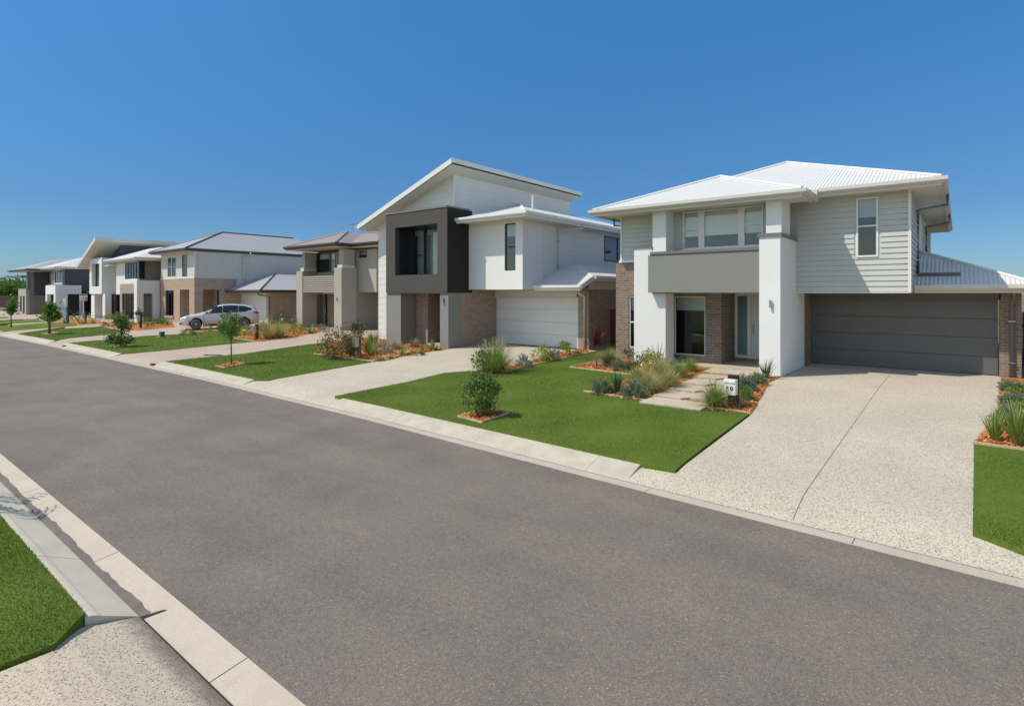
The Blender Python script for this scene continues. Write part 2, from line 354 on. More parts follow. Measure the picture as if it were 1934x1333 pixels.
def boards(mb, ax, p, a0, a1, z0, z1, h=.17, lap=.016, holes=(), slot=.008):
    lap *= 1.3
    """overlapping weatherboards proud of face p"""
    pt = (lambda a, d, z: (a, p - d, z)) if ax == 'x' else (lambda a, d, z: (p + d, a, z))
    n = max(1, round((z1 - z0) / h)); h = (z1 - z0) / n
    A, Z, solid = cells(a0, a1, z0, z1, holes, [z0 + k * h for k in range(1, n)])
    off = lambda z, k: .004 + lap * (1 - (z - z0 - k * h) / h)
    for j in range(len(Z) - 1):
        k = int(((Z[j] + Z[j + 1]) / 2 - z0) / h); i = 0
        while i < len(A) - 1:
            if not solid(i, j): i += 1; continue
            i2 = i
            while solid(i2 + 1, j): i2 += 1
            x0, x1, y0, y1 = A[i], A[i2 + 1], Z[j], Z[j + 1]; d0, d1 = off(y0, k), off(y1, k)
            if abs(y0 - (z0 + k * h)) < .001: y0 += slot
            mb.add([pt(x0, 0, y0), pt(x1, 0, y0), pt(x1, 0, y1), pt(x0, 0, y1), pt(x0, d0, y0), pt(x1, d0, y0), pt(x1, d1, y1), pt(x0, d1, y1)],
                   [(4, 5, 6, 7), (0, 1, 5, 4), (3, 2, 6, 7), (0, 3, 7, 4), (1, 2, 6, 5)])
            i = i2 + 1
    return mb
def window(hs, ax, p, a0, a1, z0, z1, rec=.07, fw=.045, fm='whitetrim', vb=(), hb=(), blind=0, bm='blind', sill=None, label=None, wide=0):
    """frame > pane, roller_blind, room (a dark lining behind the glass)"""
    pt = (lambda a, d, z: (a, p + d, z)) if ax == 'x' else (lambda a, d, z: (p - d, a, z))
    def bx(mb, b0, b1, d0, d1, y0, y1):
        P, Q = pt(b0, d0, y0), pt(b1, d1, y1)
        return mb.box(min(P[0], Q[0]), max(P[0], Q[0]), min(P[1], Q[1]), max(P[1], Q[1]), y0, y1)
    fr = MB(); d0, d1 = rec, rec + .06; a0 += .002; a1 -= .002; z0 += .002; z1 -= .002
    bx(fr, a0, a0 + fw, d0, d1, z0, z1); bx(fr, a1 - fw, a1, d0, d1, z0, z1)
    bx(fr, a0 + fw, a1 - fw, d0, d1, z0, z0 + fw); bx(fr, a0 + fw, a1 - fw, d0, d1, z1 - fw, z1)
    for v in vb:
        w = v[1] if isinstance(v, tuple) else .05; v = v[0] if isinstance(v, tuple) else v
        c = a0 + (a1 - a0) * v; bx(fr, c - w / 2, c + w / 2, d0 - .004, d1 - .004, z0 + fw, z1 - fw)
    for v in hb:
        lo, hi = (a0 + fw, a1 - fw)
        if isinstance(v, tuple): lo, hi, v = a0 + (a1 - a0) * v[1], a0 + (a1 - a0) * v[2], v[0]
        c = z0 + (z1 - z0) * v; bx(fr, lo, hi, d0 + .004, d1 - .008, c - .022, c + .022)
    if sill: bx(fr, a0 - .03, a1 + .03, -.05, rec, z0 - .05, z0 + .012)
    w = build('window', fr, M[fm], hs)
    if label: w['label'] = label
    pn = MB(); pn.quad(pt(a0 + fw, d0 + .03, z0 + fw), pt(a1 - fw, d0 + .03, z0 + fw), pt(a1 - fw, d0 + .03, z1 - fw), pt(a0 + fw, d0 + .03, z1 - fw)); build('pane', pn, M['glass'], w)
    if blind:
        bl = MB(); bx(bl, a0 + fw, a1 - fw, d0 + .09, d0 + .10, z1 - fw - (z1 - z0) * blind, z1 - fw); build('roller_blind', bl, M[bm], w)
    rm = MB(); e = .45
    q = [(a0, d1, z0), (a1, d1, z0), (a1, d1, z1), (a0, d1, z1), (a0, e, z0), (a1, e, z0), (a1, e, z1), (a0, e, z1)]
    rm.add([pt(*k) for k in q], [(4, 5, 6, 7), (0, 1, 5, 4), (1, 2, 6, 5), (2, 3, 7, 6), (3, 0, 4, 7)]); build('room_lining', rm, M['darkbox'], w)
    return w
def garage_door(hs, p, a0, a1, z0, z1, m, n=4):
    mb = MB(); mb.box(a0, a1, p + .03, p + .06, z0, z1); h = (z1 - z0) / n
    for k in range(n): mb.box(a0 + .002, a1 - .002, p, p + .028, z0 + k * h + (.014 if k else .02), z0 + (k + 1) * h - .002)
    d = build('garage_door', mb, M[m], hs); 
    se = MB(); se.box(a0, a1, p - .012, p - .002, z0 - .02, z0 + .035); build('bottom_seal', se, M['black'], d); return d
GUT = [(0, -.15), (.02, -.15), (.045, -.155), (.05, -.13), (.11, -.115), (.125, -.09), (.125, 0), (.11, .004), (.108, -.07), (0, -.10)]
FAS = [(-.03, -.22), (0, -.22), (0, 0), (-.03, 0)]
def gutter(hs, path, z, m='cream', fm=None):
    mb = MB().sweep([(x, y, z) for x, y in path], GUT); g = build('gutter', mb, M[m], hs)
    mb = MB().sweep([(x, y, z) for x, y in path], FAS); build('fascia', mb, M[fm or m], hs)
    return g
def downpipe(hs, pts, r=.045, m='pipe_g', label=None):
    mb = MB().tube(pts, r, 10); d = build('downpipe', mb, M[m], hs, smooth=True)
    if label: d['label'] = label
    br = MB(); n = 0
    for i in range(len(pts) - 1):
        a, b = Vector(pts[i]), Vector(pts[i + 1])
        if abs(a.z - b.z) > 1.2:
            for t in (.25, .8): c_ = a.lerp(b, t); build('bracket', MB().box(c_.x - r - .03, c_.x + r + .03, c_.y - r - .004, c_.y + r + .004, c_.z - .012, c_.z + .012), M['metal'], d)
    return d
def wall_light(hs, x, y, z, s=1):
    mb = MB(); mb.tube([(x, y - .06, z - .11 * s), (x, y - .06, z + .11 * s)], .035 * s, 12); mb.box(x - .02, x + .02, y - .06, y + .001, z - .03, z + .03)
    build('wall_light', mb, M['metal'], hs, smooth=False)
def roof(hs, verts, faces, m, name='roof'):
    return build(name, MB().add(verts, faces), M[m], hs)
def part(hs, name, m, *boxes, bevel=0, label=None):
    groups = []
    for b in boxes:
        touch = [g for g in groups if any(all(b[2 * k] < c[2 * k + 1] + .06 and c[2 * k] < b[2 * k + 1] + .06 for k in range(3)) for c in g)]
        for g in touch: groups.remove(g)
        groups.append(sum(touch, []) + [b])
    for g in groups:
        mb = MB()
        for b in g: mb.box(*b)
        o = build(name, mb, M[m], hs, bevel=bevel)
        if label: o['label'] = label
    return o
G = .35

# ================================================================== HOUSE with white piers and sage boards (nearest)
h1 = empty('house', (-4.5, 19.5, G), 'two-storey house in sage boards, white piers, grey balcony and charcoal garage door', 'house', 'houses along the far side of the street')
# piers
part(h1, 'pier', 'white', (-4.46, -3.9, 16.97, 20.1, G - .1, 2.70), (-4.46, -3.9, 16.97, 18.93, 2.70, 4.30), label='white front pier beside the garage')
part(h1, 'pier_cap', 'greycap', (-4.50, -3.86, 16.93, 18.93, 4.30, 4.40))
part(h1, 'pier', 'white', (-4.34, -3.93, 17.22, 18.28, 4.40, 5.42), label='white post above the cap')
part(h1, 'pier', 'white', (-8.52, -7.885, 17.30, 17.88, G - .1, 4.20), (-7.885, -7.41, 17.30, 17.98, G - .1, 2.70), label='wide white pier at the left of the porch')
part(h1, 'pier', 'white', (-7.86, -7.40, 17.30, 17.98, 4.035, 5.40), label='white post at the left of the balcony windows')
part(h1, 'pier_cap', 'greycap', (-8.55, -7.86, 17.26, 17.9, 4.2, 4.25))
part(h1, 'balcony_box', 'greyr', (-7.882, -4.462, 17.0, 17.98, 2.72, 3.93), bevel=.008)
part(h1, 'balcony_cap', 'greycap', (-7.80, -4.463, 16.965, 17.98, 3.95, 4.032), (-7.80, -4.463, 16.985, 17.98, 3.93, 3.95))
# upper front walls
W3 = [(ux(1290, 18), ux(1320, 18), 4.13, 5.37), (ux(1330, 18), ux(1395, 18), 4.13, 5.37), (ux(1406, 18), ux(1442, 18), 4.13, 5.37)]
big = (W3[0][0], W3[2][1], 4.13, 5.37)
mb = wall(MB(), 'x', 18.0, .2, -9.35, -3.95, 2.72, 5.42, [big]); boards(mb, 'x', 18.0, -9.32, -3.95, 3.86, 5.41, .155, .016, [(big[0] - .03, big[1] + .03, 4.06, 5.41)])
build('boarded_wall', mb, M['siding'], h1)
part(h1, 'flashing', 'whitetrim', (-9.38, -8.52, 17.86, 17.99, 3.775, 3.86), (-9.38, -9.325, 17.965, 18.0, 3.86, 5.42))
wdt = big[1] - big[0]; f_ = lambda x: (x - big[0]) / wdt
window(h1, 'x', 18.0, *big, rec=-.02, fw=.05, vb=[(f_(ux(1325, 18)), .19), (f_(ux(1400.5, 18)), .19)],
       hb=[(.52, 0, f_(ux(1321, 18))), (.55, f_(ux(1405, 18)), 1)], blind=.62, label='wide upper window in three lights with lowered blinds')
part(h1, 'sill', 'whitetrim', (big[0] - .03, big[1] + .03, 17.93, 17.98, 4.06, 4.128))
# garage upper storey
w2 = (ux(1617, 18.95), ux(1659, 18.95), 3.74, 5.45)
mb = wall(MB(), 'x', 18.95, .2, -4.1, -1.03, 2.72, 5.55, [w2]); boards(mb, 'x', 18.95, -3.9, -1.08, 2.74, 5.54, .155, .018, [(w2[0] - .05, w2[1] + .05, w2[2] - .05, 5.55)])
build('boarded_wall', mb, M['siding'], h1)
part(h1, 'corner_trim', 'whitetrim', (-1.08, -1.015, 18.925, 18.99, 2.72, 5.55), (-3.92, -1.08, 18.92, 18.95, 2.712, 2.737))
window(h1, 'x', 18.95, *w2, rec=-.03, fw=.05, hb=[.52], blind=.3, label='tall single upper window above the garage')
sd = [(22.9, 24.1, 4.1, 5.3), (26.3, 30.4, 4.1, 5.4)]
mb = wall(MB(), 'y', -1.03, .2, 18.95, 33, 2.72, 5.55, sd); boards(mb, 'y', -1.03, 19.0, 33, 2.74, 5.54, .155, .018, [(a - .05, b + .05, c, d) for a, b, c, d in sd])
build('boarded_wall', mb, M['siding'], h1)
window(h1, 'y', -1.03, *sd[0], rec=-.03, vb=[.5], blind=.4); window(h1, 'y', -1.03, *sd[1], rec=-.03, vb=[.33, .66], blind=0, fm='whitetrim')
part(h1, 'garage_soffit', 'soffit', (-3.9, -1.06, 18.96, 20.89, 2.70, 2.715))
# brickwork
bl = (ux(1187, 17.9), -8.60, .80, 2.60)
mb = wall(MB(), 'x', 17.9, .22, -9.52, -7.62, G - .1, 3.775, [bl]); wall(mb, 'y', -9.30, .22, 18.12, 33, G - .1, 3.775)
lw = (ux(1273, 18.37), ux(1332, 18.37), .63, 2.60)
wall(mb, 'x', 18.37, .22, -7.60, -5.99, G - .1, 2.70, [lw]); wall(mb, 'y', -5.99, .22, 18.592, 19.68, G - .1, 2.70)
build('brick_wall', mb, M['brick1'], h1)
window(h1, 'x', 17.9, *bl, rec=.05, hb=[.5], blind=.25, label='narrow ground floor window half behind the pier')
window(h1, 'x', 18.37, *lw, rec=.04, fw=.04, blind=.22, label='ground floor window beside the entry, blind partly down')
# entry
part(h1, 'porch_slab', 'agg', (-7.4, -4.47, 17.6, 19.66, G - .05, G + .06))
part(h1, 'porch_soffit', 'soffit', (-7.6, -4.46, 17.99, 19.9, 2.70, 2.718))
part(h1, 'door_step', 'brick1', (-5.985, -4.46, 19.62, 19.9, G - .1, .52))
mb = wall(MB(), 'x', 19.75, .15, -5.985, -3.95, .52, 2.70, [(-5.95, -5.52, .56, 2.66), (-5.45, -4.55, .56, 2.62)]); build('entry_wall', mb, M['whitetrim'], h1)
window(h1, 'x', 19.75, -5.95, -5.52, .56, 2.66, rec=.02, fw=.05, blind=.97, bm='frost', label='frosted sidelight beside the front door')
d = part(h1, 'front_door', 'doorw', (-5.445, -4.555, 19.78, 19.82, .565, 2.615), bevel=.004)
mb = MB()
for z in (.86, 1.28, 1.70, 2.12): build('door_glass', MB().box(-5.10, -4.86, 19.772, 19.779, z, z + .085), M['greycap'], d)

mb = MB(); mb.tube([(-5.37, 19.70, 1.35), (-5.37, 19.70, 1.65)], .014, 8); mb.box(-5.39, -5.35, 19.70, 19.779, 1.37, 1.39); mb.box(-5.39, -5.35, 19.70, 19.779, 1.61, 1.63); mb.box(-5.40, -5.34, 19.765, 19.779, 1.45, 1.56); build('handle', mb, M['metal'], d)
wall_light(h1, ux(1456, 16.97), 16.97, 2.40)
# garage
part(h1, 'garage_header', 'gardark', (-4.05, .93, 20.9, 21.2, 2.50, 2.70), (-4.05, .93, 20.86, 20.9, 2.50, 2.53))
part(h1, 'wall_infill', 'siding', (-4.05, 1.36, 20.95, 21.1, 2.70, 2.72))
garage_door(h1, 21.0, -3.86, .88, G + .0, 2.50, 'gardark')
mb = wall(MB(), 'x', 20.9, .24, -4.2, -3.87, G - .1, 2.50); wall(mb, 'y', -3.89, .3, 20.1, 20.9, G - .1, 2.70); build('brick_wall', mb, M['brick1'], h1)
mb = wall(MB(), 'x', 20.9, .24, .90, 1.37, G - .1, 2.72); wall(mb, 'y', 1.37, .22, 21.14, 27, G - .1, 2.72)
build('brick_wall', mb, M['brick1'], h1)
mb = MB().box(-3.87, .9, 20.985, 21.06, G - .02, G + .012); build('door_sill', mb, M['kerbtop'], h1)
# roofs
e1, e2 = 5.55, 5.73
roof(h1, [(-9.86, 16.87, e1), (-3.33, 16.87, e1), (-6.6, 20.15, 6.83), (-3.33, 20.2, e1), (-6.6, 23.0, 6.83), (-9.86, 20.2, e1)], [(0, 1, 2), (1, 3, 4, 2), (0, 2, 4, 5)], 'roofw')
roof(h1, [(-9.86, 18.35, e2), (-.33, 18.35, e2), (-.33, 33.2, e2), (-9.86, 33.2, e2), (-5.06, 23.02, 7.62), (-5.06, 28.4, 7.62)], [(0, 1, 4), (1, 2, 5, 4), (2, 3, 5), (3, 0, 4, 5)], 'roofw')
cap = MB()
for a, b in (((-.33, 18.35, e2), (-5.06, 23.02, 7.62)), ((-9.86, 18.35, e2), (-5.06, 23.02, 7.62)), ((-5.06, 23.02, 7.62), (-5.06, 28.4, 7.62)), ((-9.86, 16.87, e1), (-6.6, 20.15, 6.83)), ((-3.33, 16.87, e1), (-6.6, 20.15, 6.83)), ((-6.6, 20.15, 6.83), (-6.6, 22.0, 6.83))):
    cap.tube([(a[0], a[1], a[2] + .02), (b[0], b[1], b[2] + .02)], .05, 6)
build('ridge_cap', cap, M['whitetrim'], h1)
gutter(h1, [(-9.86, 33.2), (-9.86, 16.87), (-3.33, 16.87), (-3.33, 18.2)], e1)
part(h1, 'fascia_return', 'cream', (-3.34, -3.19, 18.16, 18.42, 5.38, 5.70))
gutter(h1, [(-3.2, 18.35), (-.33, 18.35), (-.33, 33.2)], e2)
mb = MB(); mb.box(-9.83, -3.36, 16.9, 18.36, e1 - .15, e1 - .135); mb.box(-9.83, -9.3, 18.37, 33.1, e1 - .15, e1 - .135); build('soffit', mb, M['soffit'], h1)
mb = MB(); mb.box(-9.2, -.36, 18.38, 33.17, e2 - .18, e2 - .165); build('soffit', mb, M['soffit'], h1)
roof(h1, [(-1.01, 20.0, 2.94), (1.62, 20.0, 2.94), (1.62, 27.0, 2.94), (-1.01, 22.55, 4.05), (-1.01, 26.5, 4.05)], [(0, 1, 3), (1, 2, 4, 3)], 'roofw', 'garage_roof')
mb = MB().tube([(1.62, 20.0, 2.96), (-1.0, 22.55, 4.07)], .05, 6); build('ridge_cap', mb, M['whitetrim'], h1)
gutter(h1, [(-1.0, 20.0), (1.62, 20.0), (1.62, 27)], 2.93)
part(h1, 'garage_eave_soffit', 'soffit', (-1.0, 1.59, 20.03, 26.9, 2.735, 2.75))
downpipe(h1, [(-.25, 20.9, e2 - .12), (-.25, 20.9, e2 - .42), (-.94, 20.6, e2 - .55), (-.94, 20.6, 3.32)], .045)
downpipe(h1, [(-.94, 20.58, 3.30), (-.94, 20.62, 3.26), (.05, 20.62, 3.26)], .05, label='spreader pipe lying on the garage roof')
downpipe(h1, [(-.26, 26.2, e2 - .12), (-.26, 26.2, e2 - .42), (-.94, 26.1, e2 - .55), (-.94, 26.1, 4.1)], .045)
downpipe(h1, [(1.16, 20.05, 2.8), (1.16, 20.1, 2.62), (1.16, 20.83, 2.45), (1.16, 20.83, G)], .05)
downpipe(h1, [(-9.75, 18.2, e1 - .1), (-9.75, 18.2, e1 - .40), (-9.42, 18.4, e1 - .45), (-9.42, 18.4, 3.8)], .04)
part(h1, 'back_wall', 'siding', (-9.3, 1.3, 32.8, 33, G - .1, 2.7), (-9.3, -1.1, 32.8, 33, 2.7, 5.55), (-9.3, -9.1, 18.25, 32.8, 3.8, 5.4))

# ================================================================== HOUSE with charcoal box and skillion roof
h2 = empty('house', (-17.5, 19.5, G), 'white house with raked skillion roof, protruding charcoal window box and white garage door', 'house', 'houses along the far side of the street')
XB0, XB1 = ux(729, 16.95), -17.0
op = (ux(746, 16.95), ux(826, 16.95), 3.53, 5.72)
mb = wall(MB(), 'x', 16.95, .25, XB0, XB1, 2.72, 6.37, [op])
mb.box(XB0, XB0 + .2, 17.2, 18.36, 2.72, 6.37); mb.box(XB1 - .2, XB1, 17.2, 18.5, 2.72, 6.37); mb.box(XB0 + .2, XB1 - .2, 17.2, 18.36, 2.72, 2.9); mb.box(XB0 + .2, XB1 - .2, 17.2, 18.36, 6.1, 6.37)
bx = build('window_box', mb, M['boxdark'], h2)
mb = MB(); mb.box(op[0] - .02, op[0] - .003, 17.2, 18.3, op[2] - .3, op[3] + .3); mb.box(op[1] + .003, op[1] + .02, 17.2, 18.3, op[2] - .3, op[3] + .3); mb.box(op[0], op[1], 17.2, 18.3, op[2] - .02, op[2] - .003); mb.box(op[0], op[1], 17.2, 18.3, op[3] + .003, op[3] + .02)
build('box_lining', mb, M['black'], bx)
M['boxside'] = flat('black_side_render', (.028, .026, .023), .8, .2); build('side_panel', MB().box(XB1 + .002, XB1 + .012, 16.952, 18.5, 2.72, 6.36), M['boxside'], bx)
part(h2, 'box_cap', 'pipe_g', (XB0 - .03, XB1 + .03, 16.92, 18.3, 6.37, 6.44))
wb = (ux(776, 18.1) - .35, op[1] + .25, 3.5, 5.75)
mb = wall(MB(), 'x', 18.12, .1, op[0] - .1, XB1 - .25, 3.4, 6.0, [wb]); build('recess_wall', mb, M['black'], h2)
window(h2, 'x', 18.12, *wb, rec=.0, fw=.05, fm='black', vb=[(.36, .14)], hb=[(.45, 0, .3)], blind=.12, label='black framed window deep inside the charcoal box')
# skillion walls
SK = lambda X: 8.62 - .36 * (-17.3 - X)
mb = MB(); xs = -23.4
P_ = [(xs, G - .1), (-18.0, G - .1), (-18.0, SK(-18.0) - .26), (xs, SK(xs) - .26)]
mb.xprism([(xs, 2.7), (-18.0, 2.7), (-18.0, SK(-18) - .26), (xs, SK(xs) - .26)], 18.37, 28.1)
mb.box(xs, ux(729, 18.37) + .05, 18.37, 28.1, G - .1, 2.7)
for k in range(24):
    z = .5 + k * .33
    xe = -18.0 if z > 2.72 else ux(729, 18.37)
    xl = max(xs, -17.3 - (8.62 - .26 - z - .2) / .36)
    if xl < xe - .1: boards(mb, 'x', 18.37, xl, xe, z, z + .33, .33, .007)
for k in range(6): z = 6.3 + k * .33; boards(mb, 'y', -18.0, 18.37, 28.1, z, min(z + .33, 8.12), .33, .007)
build('boarded_wall', mb, M['sidingw'], h2)
part(h2, 'corner_trim', 'whitetrim', (-18.03, -17.97, 18.34, 18.42, 6.2, SK(-18) - .27), (-18.0, -17.985, 22.8, 22.86, 7.0, 8.1))
mb = MB(); xa, xb = -24.05, -17.3
mb.xprism([(xa, SK(xa) - .05), (xb, SK(xb) - .05), (xb, SK(xb)), (xa, SK(xa))], 17.52, 28.3); sr = build('roof', mb, M['roofw'], h2); sr['label'] = 'raked skillion roof, high at its right edge'
mb = MB(); mb.xprism([(xa + .05, SK(xa + .05) - .27), (xb - .05, SK(xb - .05) - .27), (xb - .05, SK(xb - .05) - .25), (xa + .05, SK(xa + .05) - .25)], 17.58, 28.25); build('soffit', mb, M['soffit'], h2)
mb = MB(); mb.xprism([(xa, SK(xa) - .25), (xb, SK(xb) - .25), (xb, SK(xb) - .052), (xa, SK(xa) - .052)], 17.50, 17.55); mb.box(xb - .03, xb + .02, 17.55, 28.3, SK(xb) - .20, SK(xb) - .0); mb.xprism([(xa, SK(xa) - .25), (xb, SK(xb) - .25), (xb, SK(xb) - .052), (xa, SK(xa) - .052)], 28.27, 28.32); build('fascia', mb, M['whitetrim'], h2)
gutter(h2, [(xa, 28.3), (xa, 17.5)], SK(xa), 'whitetrim')
downpipe(h2, [(xa + .2, 18.0, SK(xa) - .1), (xa + .2, 18.0, SK(xa) - .35), (xs - .06, 18.5, SK(xa) - .4), (xs - .06, 18.5, 3)], .04, 'whitetrim')
# white volume
wv = (ux(953, 18.28), ux(973.5, 18.28), zy(963, 511, 18.28), 5.62); XV = ux(987, 18.28)
mb = wall(MB(), 'x', 18.28, .2, -16.98, XV, 2.86, 5.76, [wv]); wall(mb, 'y', XV, .2, 18.48, 19.75, 2.86, 5.76); mb.box(-16.98, XV - .02, 18.5, 26, 2.86, 2.9)
build('rendered_wall', mb, M['white'], h2)
window(h2, 'x', 18.28, *wv, rec=.04, fw=.04, fm='black', hb=[.5], blind=.25, label='tall narrow black window')
sw = [(yx(1141, XV), yx(1190, XV), zx(1141, 493, XV), 5.6)]
mb = wall(MB(), 'y', XV, .2, 19.76, 31, 2.86, 5.76, sw); boards(mb, 'y', XV, 20.3, 31, 2.9, 5.7, .33, .008, [(sw[0][0] - .06, sw[0][1] + .06, sw[0][2] - .06, 5.7)])
build('boarded_wall', mb, M['sidingw'], h2)
window(h2, 'y', XV, *sw[0], rec=-.02, fm='black', vb=[.5], blind=.0, fw=.06, label='wide black side window')
part(h2, 'corner_trim', 'whitetrim', (XV - .01, XV + .02, yx(1098, XV), yx(1098, XV) + .07, 2.9, 5.72))
g2 = (-17.25, -13.25, 17.5)
AP = (-18.0, 23.3, 7.35)
roof(h2, [(-18.0, 17.5, 5.93), (-13.25, 17.5, 5.93), (-13.25, 31.8, 5.93), AP, (-18.0, 29.8, 7.35), (-23, 31.8, 5.93), (-23, 29.8, 7.0)], [(0, 1, 3), (1, 2, 4, 3), (2, 5, 6, 4)], 'roofw')
mb = MB().tube([(-13.25, 17.5, 5.95), (AP[0], AP[1], AP[2] + .02)], .05, 6); build('ridge_cap', mb, M['whitetrim'], h2)
gutter(h2, [(g2[0], 17.5), (-13.25, 17.5), (-13.25, 31.8)], 5.93, 'whitetrim')
part(h2, 'soffit', 'soffit', (-16.98, -13.28, 17.53, 31.7, 5.76, 5.775))
mb = MB(); mb.box(-16.97, XV - .02, 17.53, 17.6, 5.71, 5.76); build('fascia_board', mb, M['whitetrim'], h2)
a_ = (-15.9, yx(1006, -15.9)); mb = MB().tube([(a_[0], a_[1], 6.6), (a_[0], a_[1], 7.35)], .045, 8); vp = build('vent_pipe', mb, M['whitetrim'], h2); mb = MB().tube([(a_[0], a_[1], 6.5), (a_[0], a_[1], 6.72)], [.13, .06], 8); build('pipe_boot', mb, M['black'], vp)
y_ = yx(1052, XV); downpipe(h2, [(-13.2, y_ + .9, 5.8), (-13.2, y_ + .9, 5.60), (XV + .06, y_, 5.50), (XV + .06, y_, 3.50)], .045, 'whitetrim')
downpipe(h2, [(XV + .06, y_, 3.50), (XV + .1, y_, 3.46), (XV + .75, y_, 3.46)], .04, 'whitetrim', 'spreader pipe on the garage roof')
# lower: grey piers, brick, entry
P2 = 17.02
part(h2, 'pier', 'greyr', (XB0 + .0, ux(757, P2), P2, 18.0, G - .1, 2.72), label='left grey pier under the charcoal box')
part(h2, 'pier', 'greyr', (ux(831, P2), -17.0, P2, 17.8, G - .1, 2.72), label='right grey pier under the charcoal box')
wall_light(h2, ux(838, P2), P2, 2.42)
xw0, xw1, xw2 = ux(757, P2), ux(786, 17.93), ux(808, 17.93)
mb = wall(MB(), 'x', 17.93, .22, xw1, xw2, G - .1, 2.72); wall(mb, 'y', xw2, .22, 18.15, 20.2, G - .1, 2.72); wall(mb, 'x', 18.0, .2, xw0 - .2, xw1, G - .1, .95); wall(mb, 'x', 20.2, .22, xw2, -17.02, G - .1, 2.72)
wall(mb, 'y', -17.0, .22, 17.81, 20.2, G - .1, 2.84)
build('brick_wall', mb, M['brick2'], h2)
window(h2, 'x', 18.0, xw0 - .2, xw1, .95, 2.70, rec=.02, fw=.05, fm='black', vb=[.62], hb=[(.5, 0, 1)], blind=0, label='black ground floor window beside the brick pillar')
part(h2, 'porch_soffit', 'soffit', (XB0 + .05, -17.02, 17.3, 20.1, 2.70, 2.715))
part(h2, 'porch_slab', 'agg', (xw2, -17.3, 17.9, 20.2, G - .1, G + .05))
# garage
DY = 20.2; XD0, XD1 = ux(934, DY), ux(1091, DY)
part(h2, 'garage_header', 'cream', (-17.0, XD1 + .02, DY - .1, DY + .15, 2.54, 2.855), (-17.0, XD1 + .04, DY - .13, DY - .1, 2.50, 2.54))
garage_door(h2, DY, XD0, XD1, G, 2.54, 'garwhite')
part(h2, 'door_frame', 'whitetrim', (XD0 - .07, XD0 - .003, DY - .03, DY + .1, G, 2.54), (XD1 + .003, XD1 + .05, DY - .03, DY + .1, G, 2.54))
xg = ux(1113, DY)
mb = wall(MB(), 'x', DY - .05, .24, XD1 + .05, xg, G - .1, 2.84); wall(mb, 'y', xg, .22, DY + .19, 31, G - .1, 2.86); wall(mb, 'x', DY - .02, .2, -17.0, XD0 - .07, G - .1, 2.5)
build('brick_wall', mb, M['brick2'], h2)
xr = -11.68; gy = 19.05; zc = 3.42
roof(h2, [(XV - .02, gy, 3.04), (xr, gy, 3.04), (xr, 20.0, zc), (-13.2, 21.4, 3.98), (XV, 21.4, 3.98), (xr, 31, zc), (-13.2, 31, 3.98), (XV, 31, 3.98)], [(0, 1, 2, 3, 4), (2, 5, 6, 3), (3, 6, 7, 4)], 'roofw', 'garage_roof')
gutter(h2, [(XV + .02, gy), (xr, gy)], 3.03, 'whitetrim'); gutter(h2, [(xr, 20.05), (xr, 31)], zc, 'whitetrim')
mb = MB(); mb.add([(xr - .02, gy, 2.84), (xr - .02, gy, 3.03), (xr - .02, 20.0, zc), (xr - .02, 20.0, 3.2), (xr + .02, gy, 2.84), (xr + .02, gy, 3.03), (xr + .02, 20.0, zc), (xr + .02, 20.0, 3.2)], [(0, 1, 2, 3), (4, 7, 6, 5), (0, 4, 5, 1), (1, 5, 6, 2), (2, 6, 7, 3), (3, 7, 4, 0)]); build('barge_board', mb, M['whitetrim'], h2)
part(h2, 'garage_eave_soffit', 'soffit', (XV + .02, xr - .03, gy + .03, DY - .06, 2.855, 2.87)); part(h2, 'gable_infill', 'cream', (xg - .2, xg - .005, DY - .04, 31, 2.85, 3.25)); part(h2, 'garage_eave_soffit', 'soffit', (xg, xr - .03, 20.05, 30.9, 3.22, 3.235)); part(h2, 'garage_ceiling', 'soffit', (-16.9, XV, DY + .3, 30.8, 2.84, 2.85))
dx = ux(1104, DY - .1); downpipe(h2, [(xr - .15, gy + .05, 2.9), (xr - .15, gy + .07, 2.72), (dx, DY - .11, 2.55), (dx, DY - .11, G)], .045, 'whitetrim')
part(h2, 'back_wall', 'sidingw', (xs, -12.3, 30.9, 31, G - .1, 2.9), (xs, XV - .2, 30.9, 31, 2.9, 5.9), (xs, -18.05, 28.15, 30.9, 5.0, 5.85))

# ================================================================== HOUSE taupe with slatted balcony
h3 = empty('house', (-32, 21.5, G), 'taupe rendered house with tall piers, slatted balcony panel and brown-grey hip roof', 'house', 'houses along the far side of the street')
Y3 = 20.9; a3 = [ux(p, Y3) for p in (560, 571, 576, 631, 645)]
part(h3, 'pier', 'taupelt', (a3[0], a3[1], Y3, 22.0, G - .1, 4.2), label='left taupe pier of the porch')
part(h3, 'pier', 'taupelt', (a3[3], a3[4], Y3, 22.0, G - .1, 4.32), label='right taupe pier of the porch')
part(h3, 'pier', 'taupelt', (a3[0] + .45, a3[1] + .05, Y3 + .15, 21.9, 4.2, 5.48), (a3[3] + .3, a3[4] - .02, Y3 + .15, 21.9, 4.32, 5.48))
part(h3, 'pier_cap', 'cream', (a3[0] + .4, a3[1] + .1, Y3 + .05, 21.9, 4.2, 4.42), (a3[3] + .27, a3[4] + .01, Y3 + .05, 21.9, 4.32, 4.5))
mb = MB(); z = 2.77
for k in range(8): mb.box(a3[1] + .05, a3[3] - .005, Y3 + .04, Y3 + .158, 2.77 + k * .139, 2.77 + k * .139 + .092)
sb_ = build('slatted_balcony', mb, M['taupelt'], h3); build('slat_backing', MB().box(a3[1] + .06, a3[3] - .01, Y3 + .159, Y3 + .3, 2.77, 3.86), M['brown'], sb_)
w3 = (ux(590, 22), ux(634, 22), 4.14, 5.45)
